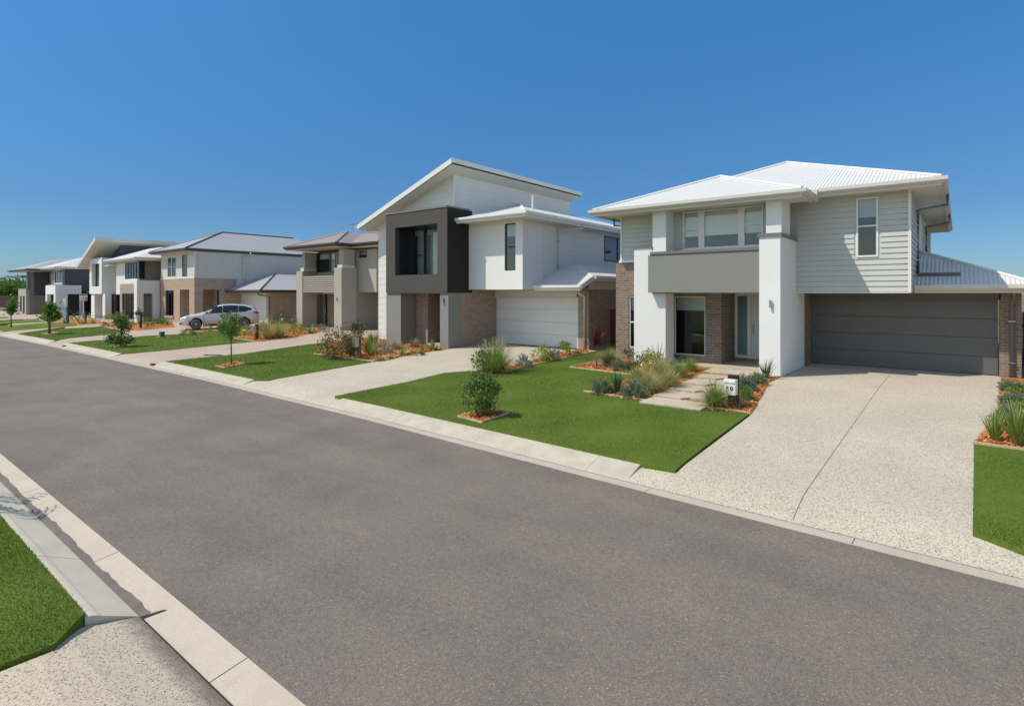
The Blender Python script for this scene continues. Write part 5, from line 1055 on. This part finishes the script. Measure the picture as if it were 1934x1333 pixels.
plant('tuft', 176, 611, 20, 10, 'straw grass clump right of the leaning sign prop', 'b_blond', G2, 260); plant('tuft', 156, 612, 14, 9, 'straw grass clump beside the dark letterbox post', 'b_blond', G2, 200); plant('leafy', 166, 604, 16, 12, 'bright green shrub behind the dark letterbox post', 'l_green', G4, 300)
plant('leafy', 141, 607, 18, 14, 'green shrub beside the banner prop', 'l_mid', n=400); plant('west', 184, 604, 18, 10, 'grey-green shrub before the white framed box', group=G1, n=700)
plant('leafy', 82, 604, 12, 9, 'dark shrub before the white porch box', 'l_mid', n=250); plant('leafy', 109, 604, 10, 9, 'dark shrub left of the banner', 'l_mid', n=250); plant('tuft', 34, 594, 22, 5, 'dry tufts before the last dark house', 'b_dry', G2, 160); plant('leafy', 58, 592, 9, 20, 'young upright shrub before the last dark house', 'l_green', G4, 200)

# ---------------------------------------------------------------- trees
def tree(px, by, wpx, hpx, label, lo=.35, m='l_tree', n=2600, ll=.06, lw=.03, trunk=.03, tiers=None, multi=1, group='young street trees', lean=0, bm='bark', name='street_tree', cat='tree', loc=None, s=None):
    if loc is None: loc, s = place(px, by)
    w, h = wpx * s, hpx * s; z0 = h * lo; t = empty(name, loc, label, cat, group); mb = MB(); lx = loc[0]; ly = loc[1]; lz = loc[2]
    tips = []; tops = []
    for k in range(multi):
        a = k * 2.3; ox, oy = (.06 * math.cos(a) * (multi > 1), .06 * math.sin(a) * (multi > 1)); ex, ey = (w * .12 * math.cos(a) * (multi > 1) + lean * h, w * .12 * math.sin(a) * (multi > 1))
        pts = [(lx + ox, ly + oy, lz - .05), (lx + ox * 1.1 + ex * .3, ly + oy + ey * .3, lz + h * .3), (lx + ex * .8 + .02, ly + ey * .8 - .015, lz + h * .62), (lx + ex, ly + ey, lz + h * .94)]
        mb.tube(pts, [trunk, trunk * .8, trunk * .5, trunk * .15], 8); tops.append(pts)
    nb = 26
    V = []; shells = tiers or [(z0, h, w)]
    cl = []
    for (a0, a1, ww) in shells:
        k = nb if len(shells) == 1 else nb // len(shells) + 4
        u = sph(k); c = np.array([lean * h * .8, 0, (a0 + a1) / 2]); cl.append(c + u * np.array([ww / 2, ww / 2, (a1 - a0) / 2]) * rg.uniform(.45, 1.0, k)[:, None])
    cl = np.concatenate(cl)
    for c in cl:
        zb = max(h * .18, c[2] * .72) if c[2] > z0 * .9 else c[2] * .8; p = tops[rg.integers(len(tops))]; q = Vector(p[1]).lerp(Vector(p[3]), min(1, max(0, (zb / h - .3) / .64)))
        e = Vector((lx + c[0], ly + c[1], lz + c[2])); mid = q.lerp(e, .55) + Vector((0, 0, -.03 * h)); mb.tube([q, mid, e], [trunk * .28, trunk * .2, trunk * .08], 5)
    build('trunk', mb, M[bm], t, smooth=True)
    k = n // len(cl); P_ = cl[:, None, :] + rg.normal(size=(len(cl), k, 3)) * np.array([w * .105, w * .105, h * (1 - lo) * .075]); d = (P_ - np.array([0, 0, h * .6])) / max(w, h) + rg.normal(size=P_.shape) * .6 + np.array([0, 0, -.1])
    P_ = P_.reshape(-1, 3); P_[:, 2] = np.maximum(P_[:, 2], .1); V, Fc = leafq(P_, d.reshape(-1, 3), ll * rg.uniform(.6, 1.3, len(P_)), lw); npmesh('crown', V + np.array(loc), Fc, M[m], t, loc); return t
tree(906, 788, 64, 87, 'bushy young tree with glossy green leaves in a timber-edged square on the nearest lawn', .13, n=3000, ll=.062, lw=.032, trunk=.022, multi=3, m='l_tree')
tree(437, 690, 36, 100, 'slender young tree with a bare trunk and round crown before the charcoal box house', .46, n=1000, ll=.11, lw=.045, trunk=.03, m='l_mid', lean=-.02)
loc, s = place(229, 656); hh = 62 * s
tree(229, 656, 42, 64, 'bushy two-tiered young tree on the lawn before the cream brick house', .12, n=1700, ll=.13, lw=.06, trunk=.04, tiers=[(hh * .13, hh * .36, 42 * s), (hh * .5, hh * .95, 27 * s)], m='l_tree')
loc, s = place(93.5, 632); hh = 62 * s
tree(93.5, 632, 36, 62, 'spreading young tree with a thick bare trunk before the white boxed porch', .42, n=900, ll=.24, lw=.09, trunk=.075, tiers=[(hh * .44, hh * .66, 36 * s), (hh * .62, hh * .95, 15 * s)], m='l_mid')
tree(21, 619, 14, 50, 'thin young tree at the left edge of the photo', .52, n=320, ll=.3, lw=.11, trunk=.05, m='l_mid')
# purple cordyline on a stem at the nearest house, small tree behind the grey letterbox
loc, s = place(1126, 694); cd = empty('cordyline', loc, 'purple-leaved cordyline on a thin bare stem beside the timber gate', 'cordyline')
mb = MB().tube([(loc[0], loc[1], loc[2] - .03), (loc[0] + .02, loc[1], loc[2] + .45), (loc[0] + .03, loc[1], loc[2] + .82)], [.018, .015, .013], 7); mb.tube([(loc[0] + .03, loc[1], loc[2] - .03), (loc[0] + .06, loc[1], loc[2] + .5)], [.012, .008], 6); build('stem', mb, M['barkpale'], cd, smooth=True)
V, Fc = tuft(.5, .66, 60, .045, .5, 1.3); V2, F2 = tuft(.4, .5, 40, .04, .45, 1.5); V2[:, 2] -= .1; V, Fc = join((V, Fc), (V2, F2)); npmesh('leaves', V + np.array([loc[0] + .03, loc[1], loc[2] + .80]), Fc, M['b_cord'], cd, loc)
tree(677, 668, 30, 62, 'small sparse dark shrub tree behind the grey letterbox', .5, m='l_bronze', n=220, ll=.13, lw=.06, trunk=.02, group=None, name='small_tree')
tree(262, 612, 14, 28, 'small dark-leaved magnolia above the dark letterbox post', .35, m='l_dark', n=160, ll=.22, lw=.1, trunk=.03, group=None, name='small_tree')
tree(531, 622, 22, 30, 'small dark twiggy tree against the cream brick side wall', .4, m='l_dark', n=140, ll=.16, lw=.07, trunk=.02, group=None, name='small_tree')
# palm-like tree just outside the left edge; its shadow falls over the near kerb
loc = (-9.75, .65, .15); tr_ = empty('palm_shrub', loc, 'feathery palm on the near verge at the left, casting its shadow over the kerb', 'palm')
build('trunk', MB().tube([(loc[0], loc[1], .1), (loc[0], loc[1], .9)], [.05, .04], 8), M['bark'], tr_, smooth=True)
V, Fc = tuft(.4, .8, 26, .05, .9, 1.35); sp_ = []
for k in range(len(V) // 10):
    r_ = V[k * 10:(k + 1) * 10].reshape(5, 2, 3).mean(1); q_ = np.concatenate([r_[:-1] + (r_[1:] - r_[:-1]) * t for t in (0, .33, .66)]); 
    for sg in (-1, 1): sd_ = np.cross(np.diff(r_, axis=0).mean(0), [0, 0, 1]); sp_.append(leafq(q_, np.tile(sd_ * sg + np.array([0, 0, -.05]), (len(q_), 1)) + rg.normal(size=q_.shape) * .02, .15, .028))
V, Fc = join((V, Fc), *sp_); npmesh('fronds', V + np.array([loc[0], loc[1], .88]), Fc, M['b_flax'], tr_, loc)
# wood behind the houses at the far left
def far_tree(x, y, w, h, label, k=0):
    t = empty('tree', (x, y, .28), label, 'tree', 'trees beyond the end of the street'); build('trunk', MB().tube([(x, y, .2), (x + .2, y, h * .5), (x, y, h * .85)], [.25, .18, .05], 7), M['bark'], t)
    cl = sph(22) * np.array([w / 2, w / 2, h * .42]) * rg.uniform(.4, 1, 22)[:, None] + np.array([0, 0, h * .56]); P_ = (cl[:, None, :] + rg.normal(size=(22, 70, 3)) * w * .11).reshape(-1, 3)
    V, Fc = leafq(P_, rg.normal(size=P_.shape), .6, .35); npmesh('crown', V + np.array([x, y, .28]), Fc, M[['l_tree', 'l_dark', 'l_mid'][k % 3]], t, (x, y, .28))
for k, (px, Y, w, h) in enumerate([(3, 24, 8, 4.3), (13, 26, 8, 4.0), (24, 25, 7, 4.4), (33, 27, 7, 4.1), (-8, 25, 9, 4.6), (38, 30, 6, 4.2), (9, 32, 9, 4.2)]):
    far_tree(ux(px, Y), Y, w, h, ['broad dark green tree at the left edge of the photo', 'rounded green tree second from the left edge', 'green tree behind the brown paling fence', 'lower tree beside the last dark house', 'tree beyond the left edge of the photo', 'tree tucked behind the last dark house', 'tree standing behind the first row of far trees'][k], k)
fb = empty('paling_fence', (ux(15, 21), 21, .28), 'brown paling fence before the trees at the far left', 'fence')
mb = MB(); x = ux(-60, 21)
while x < ux(34, 21): mb.box(x, x + .24, 21, 21.05, .25, 2.3); x += .25
build('palings', mb, M['post'], fb); build('rail', MB().box(ux(-60, 21), ux(34, 21), 20.95, 20.995, 1.9, 2.0), M['post'], fb)
M['teal'] = flat('teal_cladding', (.02, .09, .12), .4, .5, .1, .2)
tb = empty('warehouse', (ux(10, 60), 60, .28), 'teal industrial building with a white roof edge beyond the far trees', 'building')
build('wall', MB().box(ux(-60, 60), ux(50, 60), 60, 90, .2, 8.2), M['teal'], tb); build('roof_edge', MB().box(ux(-60, 60) - .5, ux(50, 60) + .5, 59.4, 90.5, 8.2, 9.5), M['whitetrim'], tb); build('upper_storey', MB().box(ux(16, 66), ux(40, 66), 66, 80, 9.5, 11.6), M['teal'], tb)

# ================================================================== STREET THINGS
def letterbox(px, by, wpx, hpx, postpx, label, front='whitetrim', digits=None, pm='post', top=True):
    loc, s = place(px, by); w = wpx * s; h = hpx * s; x, y, z = loc; zp = postpx * s
    t = empty('letterbox', loc, label, 'letterbox', 'letterboxes at the garden edges')
    build('post', MB().box(x - w * .36, x + w * .44, y, y + .10, z - .05, z + zp), M[pm], t, bevel=.004)
    if top: build('cap', MB().box(x - w * .34, x + w * .42, y - .02, y + .12, z + zp, z + zp + .03), M[pm], t)
    zb = z + zp - h - .05
    b = build('box', MB().box(x - w * .5, x + w * .42, y - .16, y - .002, zb, zb + h), M[front], t, bevel=.012)
    build('flap', MB().box(x - w * .44, x + w * .36, y - .175, y - .161, zb + h * .80, zb + h * .92), M[front], b)
    if digits:
        cu = bpy.data.curves.new('digits', 'FONT'); cu.body = digits; cu.size = h * .36; cu.align_x = 'CENTER'; cu.extrude = .003; cu.offset = .004; cu.space_character = 1.5
        tmp = bpy.data.objects.new('tmp', cu); link(tmp); dme = bpy.data.meshes.new_from_object(tmp.evaluated_get(bpy.context.evaluated_depsgraph_get())); bpy.data.objects.remove(tmp); o = bpy.data.objects.new('digits', dme); link(o, b); dme.materials.clear(); o.location = (0 - w * .04, -.1635, zb - z + h * .32); o.rotation_euler = (R(90), 0, 0); dme.materials.append(M['black'])
    return t
letterbox(1383, 769, 24, 29, 57, 'white letterbox with black house number on a dark timber post beside the pavers', digits='60')
letterbox(675, 680, 12, 17, 44, 'grey letterbox on a weathered timber post beside the bronze bush', 'metal', pm='bark')
letterbox(483, 642, 8, 13, 28, 'grey letterbox on a short post among the straw grasses', 'metal')
letterbox(264, 620, 7, 12, 26, 'dark letterbox before the boxed white porch', 'metal'); letterbox(160, 611, 7, 10, 21, 'dark letterbox post beside the straw grass at the banner', 'metal')
M['elgreen'] = flat('enamel_green', (.015, .10, .05), .4, .5, .1, 5)
for px, by, w, h, l in ((302, 637, 10, 9, 'dark green service pillar box on a concrete pad on the lawn near the silver car'), (90, 612, 7, 7, 'dark green service pillar box on the lawn left of the spreading young tree')):
    loc, s = place(px, by); x, y, z = loc; w *= s; h *= s; t = empty('service_box', loc, l, 'service box', 'green service boxes')
    build('cabinet', MB().box(x - w * .42, x + w * .42, y, y + w * .7, z, z + h), M['elgreen'], t, bevel=.01); build('lid', MB().box(x - w * .45, x + w * .45, y - .02, y + w * .7 + .02, z + h, z + h + .03), M['elgreen'], t); build('pad', MB().box(x - w * .7, x + w * .5, y - .1, y + w * .8, z - .03, z + .03), M['kerbtop'], t)
# real-estate banner and sale board
loc, s = place(122, 611.5); x, y, z = loc; w, h = 10.5 * s, 48 * s; t = empty('banner_sign', loc, 'tall narrow pale blue banner sign with a landscape picture and a prop behind', 'sign')
m, nt, bs = mat('banner_print'); g_ = nt.nodes.new('ShaderNodeSeparateXYZ'); nt.links.new(pos(nt), g_.inputs[0]); mr = nd(nt, 'ShaderNodeMapRange'); nt.links.new(g_.outputs[2], mr.inputs[0]); mr.inputs[1].default_value = z; mr.inputs[2].default_value = z + h
c1 = ramp(nt, [(0, (.10, .17, .19)), (.45, (.30, .42, .48)), (.62, (.16, .22, .26)), (.66, (.40, .47, .55)), (1, (.47, .53, .62))], mr.outputs[0]); c1 = mixc(nt, .5, c1, ramp(nt, [(.4, (.10, .16, .16)), (.6, (.55, .65, .7))], noise(nt, 5)), 'OVERLAY'); nt.links.new(c1, bs.inputs['Base Color']); bs.inputs['Roughness'].default_value = .4
M['banner'] = m
dxy = (.78, -.62); pq = lambda u: (x + u * dxy[0] * 1.0, y + u * .35)
mb = MB(); a, b = pq(-w * .5), pq(w * .5); mb.add([(a[0], a[1], z), (b[0], b[1], z), (b[0], b[1], z + h), (a[0], a[1], z + h), (a[0] - .03, a[1] + .08, z), (b[0] - .03, b[1] + .08, z), (b[0] - .03, b[1] + .08, z + h), (a[0] - .03, a[1] + .08, z + h)], [(0, 1, 2, 3), (5, 4, 7, 6), (0, 4, 5, 1), (3, 2, 6, 7), (0, 3, 7, 4), (1, 5, 6, 2)]); build('board', mb, M['banner'], t)
build('prop', MB().tube([(b[0] - .02, b[1] + .1, z + h * .62), (b[0] + .95, b[1] + .7, z - .05)], .04, 6), M['black'], t); build('post', MB().tube([(b[0] + .03, b[1] + .12, z - .05), (b[0] + .03, b[1] + .12, z + h * .62)], .05, 6), M['black'], t)
loc, s = place(158, 603); x, y, z = loc; t = empty('sale_board', loc, 'white and red sale board on a post before the white garage roof', 'sign')
zb = z + 35 * s; w = 12 * s; h = 13 * s
w *= .95; q = lambda u0, u1, d0, d1, z0, z1: MB().add([(x + d0 + u * .25, y + u * .97, zz) for zz in (z0, z1) for u in (u0, u1)] + [(x + d1 + u * .25, y + u * .97, zz) for zz in (z0, z1) for u in (u0, u1)], [(0, 1, 3, 2), (4, 6, 7, 5), (0, 4, 5, 1), (2, 3, 7, 6), (0, 2, 6, 4), (1, 5, 7, 3)])
bd = build('board', q(-w / 2, w / 2, -.04, 0, zb, zb + h), M['whitetrim'], t); M['signred'] = flat('sign_red', (.45, .05, .07), .5, .4, .05)
build('red_panel', q(w * .22, w * .46, .002, .01, zb + .05, zb + h * .45), M['signred'], bd); build('divider', q(-w * .05, 0, .002, .01, zb + .02, zb + h * .78), M['greycap'], bd); build('header', q(-w * .46, w * .46, .002, .01, zb + h * .80, zb + h * .95), M['gardark'], bd)
build('post', MB().tube([(x - .1, y, z - .05), (x - .1, y, zb + h)], .05, 6), M['whitetrim'], t)
# flat stone, timber gate, right-hand fence
loc, s = place(1141, 690); rs = MB(); n = 9
rs.prism([(loc[0] + .30 * math.cos(k * .7) * (1 + .15 * math.sin(k * 3)), loc[1] + .2 * math.sin(k * .7)) for k in range(n)], loc[2] - .02, loc[2] + .06); M['stone'] = flat('blue_grey_stone', (.30, .31, .33), .8, .3, .15, 9); tag(build('stone', rs, M['stone'], org=loc, bevel=.015), 'flat blue-grey stepping stone in the bark under the cordyline', 'stone')
gt = empty('side_gate', (-10.8, 22, G), 'red-brown vertical timber gate between the two nearest houses', 'gate'); mb = MB(); x = -12.05
while x < -9.6: mb.box(x, x + .088, 22.0, 22.03, .33, 2.0 + .012 * math.sin(x * 40)); x += .096
build('palings', mb, M['timber'], gt); build('rail', MB().box(-12.05, -9.55, 22.03, 22.07, 1.6, 1.69).box(-12.05, -9.55, 22.03, 22.07, .6, .69), M['timber'], gt); build('gate_post', MB().box(-9.62, -9.52, 21.93, 21.998, .3, 2.1), M['timber'], gt)
fr_ = empty('paling_fence', (2.0, 24, G), 'dark timber fence just right of the charcoal garage', 'fence'); mb = MB(); x = 1.40
while x < 6: mb.box(x, x + .1, 24.4, 24.43, .33, 2.1); x += .11
build('palings', mb, M['post'], fr_); build('rail', MB().box(1.4, 6, 24.43, 24.47, 1.6, 1.7), M['post'], fr_)

# ================================================================== CAR
M['paint'] = flat('silver_paint', (.60, .61, .62), .32, .6, .02, 1, metal=.35); M['cglass'] = flat('car_glass', (.012, .015, .018), .08, .8, .02); M['tyre'] = flat('tyre', (.018, .018, .018), .8, .3); M['rim'] = flat('alloy', (.38, .38, .38), .35, .6, .05, metal=.8)
M['lampr'] = flat('tail_red', (.45, .012, .02), .2, .6, .03); M['lampc'] = flat('headlamp_glass', (.50, .53, .55), .12, .7, .1, 9, metal=.3)
cc = (-38.85, 17.35); cz = gz(*cc); ch = math.atan2(-.915, -.40); SC = 1.07
car = bpy.data.objects.new('parked_car', None); link(car); car.location = (cc[0], cc[1], cz); car.rotation_euler = (0, 0, ch); car.scale = (SC, SC, SC * 1.04); ORG[car.name] = Vector((0, 0, 0))
tag(car, 'silver hatchback wagon parked nose towards the street on the driveway', 'car')
st = [(2.20, .58, .58, .52, .34), (2.16, .66, .66, .66, .24), (2.02, .74, .72, .77, .22), (1.78, .82, .77, .83, .2), (1.40, .90, .83, .865, .2), (1.02, .965, .88, .87, .2), (.78, 1.10, .90, .87, .2), (.42, 1.31, .92, .87, .2), (.12, 1.42, .935, .87, .2), (-.3, 1.475, .95, .87, .2), (-.75, 1.475, .965, .87, .2), (-1.2, 1.44, .985, .865, .2), (-1.55, 1.39, 1.0, .855, .2), (-1.85, 1.30, 1.02, .835, .24), (-2.03, 1.12, 1.0, .80, .28), (-2.14, .92, .92, .75, .32), (-2.20, .72, .70, .66, .38)]
def sect(x, zt, zb, hw, z0):
    gh = zt > zb + .06; r = .80 - .12 * min(1, (zt - zb) / .5)
    return [(0, z0), (hw * .8, z0), (hw * .97, z0 + .08), (hw, .48), (hw, .62), (hw * .985, zb - .03), (hw * .93, zb + .01), (hw * (r + .06 if gh else .75), zb + (zt - zb) * .55), (hw * (r - .05 if gh else .6), zt - (.04 if gh else .01)), (hw * .4, zt - .005), (0, zt)]
mb = MB(); rings = []
for s_ in st:
    q = sect(*s_); ring = [(s_[0], y, z) for y, z in q] + [(s_[0], -y, z) for y, z in reversed(q[1:-1])]; rings.append(ring)
m_ = len(rings[0])
for r_ in rings: mb.v += r_
for i in range(len(rings) - 1):
    for k in range(m_): mb.f.append((i * m_ + k, i * m_ + (k + 1) % m_, (i + 1) * m_ + (k + 1) % m_, (i + 1) * m_ + k))
mb.f.append(tuple(range(m_))); mb.f.append(tuple((len(rings) - 1) * m_ + k for k in reversed(range(m_))))
body = build('body', mb, M['paint'], car, smooth=True); sb = body.modifiers.new('sub', 'SUBSURF'); sb.levels = 1; sb.render_levels = 1
for sx in (1.33, -1.32):        # wheel arches cut into the body
    ct = bpy.data.meshes.new('c'); bm = bmesh.new(); bmesh.ops.create_cone(bm, cap_ends=True, segments=32, radius1=.375, radius2=.375, depth=2.4); bmesh.ops.rotate(bm, verts=bm.verts, matrix=Matrix.Rotation(R(90), 3, 'X')); bmesh.ops.translate(bm, verts=bm.verts, vec=(sx, 0, .33)); bm.to_mesh(ct); bm.free()
    co = bpy.data.objects.new('arch_cut', ct); link(co, car); bo = body.modifiers.new('arch', 'BOOLEAN'); bo.operation = 'DIFFERENCE'; bo.object = co; bo.solver = 'EXACT'; ct['tmp'] = 1
dg = bpy.context.evaluated_depsgraph_get(); me = bpy.data.meshes.new_from_object(body.evaluated_get(dg)); body.modifiers.clear(); body.data = me
for o in [o for o in bpy.data.objects if o.name.startswith('arch_cut')]: bpy.data.objects.remove(o)
def lat(x): xs = [s_[0] for s_ in st][::-1]; return [float(np.interp(x, xs, [s_[k] for s_ in st][::-1])) for k in (1, 2, 3, 4)]
def gside(x, f, sg, o=.012):      # point on the side glass: f 0 belt .. 1 roof rail
    zt, zb, hw, z0 = lat(x); r = .80 - .12 * min(1, (zt - zb) / .5); y0, y1 = hw * .93, hw * (r - .05); z_ = zb + .02 + (zt - .07 - zb - .02) * f; return (x, sg * (y0 + (y1 - y0) * f + o + .012 * math.sin(math.pi * f)), z_)
for sg in (-1, 1):
    for xs_c, nm in (((.92, .55, .2, -.09), 'side_window'), ((-.125, -.5, -.98), 'side_window'), ((-1.01, -1.35, -1.74), 'side_window')):
        mb = MB()
        for a, b in zip(xs_c[:-1], xs_c[1:]):
            for f0, f1 in ((0, .5), (.5, 1)):
                fa = (0 if a > .8 else 1); fb_ = (.25 if b < -1.6 else 1)
                mb.quad(gside(a, f0 * fa, sg), gside(b, f0 if fb_ == 1 else .35, sg), gside(b, f1 if fb_ == 1 else .8, sg), gside(a, f1 * fa, sg))
        build(nm, mb, M['cglass'], car)
def topc(x, y):
    zt, zb, hw, z0 = lat(x); r = abs(y) / (hw * .72); return zt + .012 - .05 * r ** 2.2
mb = MB(); g_ = [(1.0, .66), (.72, .63), (.45, .60), (.2, .57)]
for (xa_, wa_), (xb_, wb_) in zip(g_[:-1], g_[1:]):
    for k in range(4):
        f0, f1 = -1 + k * .5, -.5 + k * .5; mb.quad((xa_, wa_ * f0, topc(xa_, wa_ * f0)), (xa_, wa_ * f1, topc(xa_, wa_ * f1)), (xb_, wb_ * f1, topc(xb_, wb_ * f1)), (xb_, wb_ * f0, topc(xb_, wb_ * f0)))
build('windscreen', mb, M['cglass'], car)
build('rear_window', MB().quad((-1.86, -.5, 1.30), (-1.86, .5, 1.30), (-2.07, .56, 1.06), (-2.07, -.56, 1.06)), M['cglass'], car)
for sg in (-1, 1):
    for x_w in (1.33, -1.32):
        w = bpy.data.objects.new('wheel', None); link(w, car); ORG[w.name] = Vector((0, 0, 0))
        mb = MB().tube([(x_w, sg * .66, .33), (x_w, sg * .86, .33)], .33, 28); build('tyre', mb, M['tyre'], w, bevel=.02)
        rm = MB(); rm.tube([(x_w, sg * .80, .33), (x_w, sg * .864, .33)], .05, 12)
        for k in range(10): a = k * math.pi / 5; rm.tube([(x_w + .04 * math.cos(a), sg * .862, .33 + .04 * math.sin(a)), (x_w + .235 * math.cos(a), sg * .868, .33 + .235 * math.sin(a))], .016, 5)
        ring = [(x_w + .24 * math.cos(a), sg * .865, .33 + .24 * math.sin(a)) for a in np.linspace(0, 2 * np.pi, 25)]; rm.tube(ring, .014, 5, cap=False); build('rim', rm, M['rim'], w)
    build('tail_light', MB().add([(-2.03, sg * .835, 1.02), (-2.16, sg * .72, .98), (-2.15, sg * .74, .86), (-2.0, sg * .855, .90), (-1.80, sg * .868, .98), (-1.82, sg * .86, 1.03)], [(0, 1, 2, 3), (0, 3, 4, 5)]), M['lampr'], car)
    build('headlight', MB().add([(2.15, sg * .50, .70), (1.80, sg * .80, .80), (1.62, sg * .862, .80), (1.84, sg * .835, .68), (2.14, sg * .64, .62), (2.20, sg * .50, .62)], [(0, 1, 2, 3), (0, 3, 4, 5)]), M['lampc'], car)
    build('fog_lamp', MB().add([(2.19, sg * .52, .42), (2.10, sg * .75, .44), (2.10, sg * .75, .30), (2.18, sg * .55, .30)], [(0, 1, 2, 3)]), M['tyre'], car)
    build('mirror', MB().add([(.72, sg * .86, .96), (.52, sg * .86, .96), (.52, sg * 1.06, 1.0), (.66, sg * 1.06, 1.0), (.70, sg * .88, 1.10), (.52, sg * .88, 1.10), (.52, sg * 1.06, 1.12), (.62, sg * 1.06, 1.12)], [(0, 1, 2, 3), (4, 5, 6, 7), (0, 1, 5, 4), (1, 2, 6, 5), (2, 3, 7, 6), (3, 0, 4, 7)]), M['paint'], car, bevel=.03)
    dl = MB()
    for x_d in (.92, -.1, -1.0): dl.box(x_d - .006, x_d + .006, sg * .872 - .004, sg * .872 + .004, .34, .9)
    build('door_seam', dl, M['tyre'], car); build('sill', MB().box(-.92, .95, sg * .86 - .02, sg * .86 + .012, .20, .29), M['tyre'], car)
    for x_d in (.12, -.82): build('door_handle', MB().box(x_d - .1, x_d + .1, sg * .87 - .005, sg * .87 + .03, .80, .83), M['paint'], car)
build('grille', MB().add([(2.215, -.34, .66), (2.215, .34, .66), (2.225, .40, .58), (2.225, -.40, .58)], [(0, 1, 2, 3)]), M['tyre'], car)
build('number_plate', MB().box(2.205, 2.225, -.19, .19, .40, .50), M['whitetrim'], car); build('lower_grille', MB().box(2.16, 2.205, -.42, .42, .27, .36), M['tyre'], car)
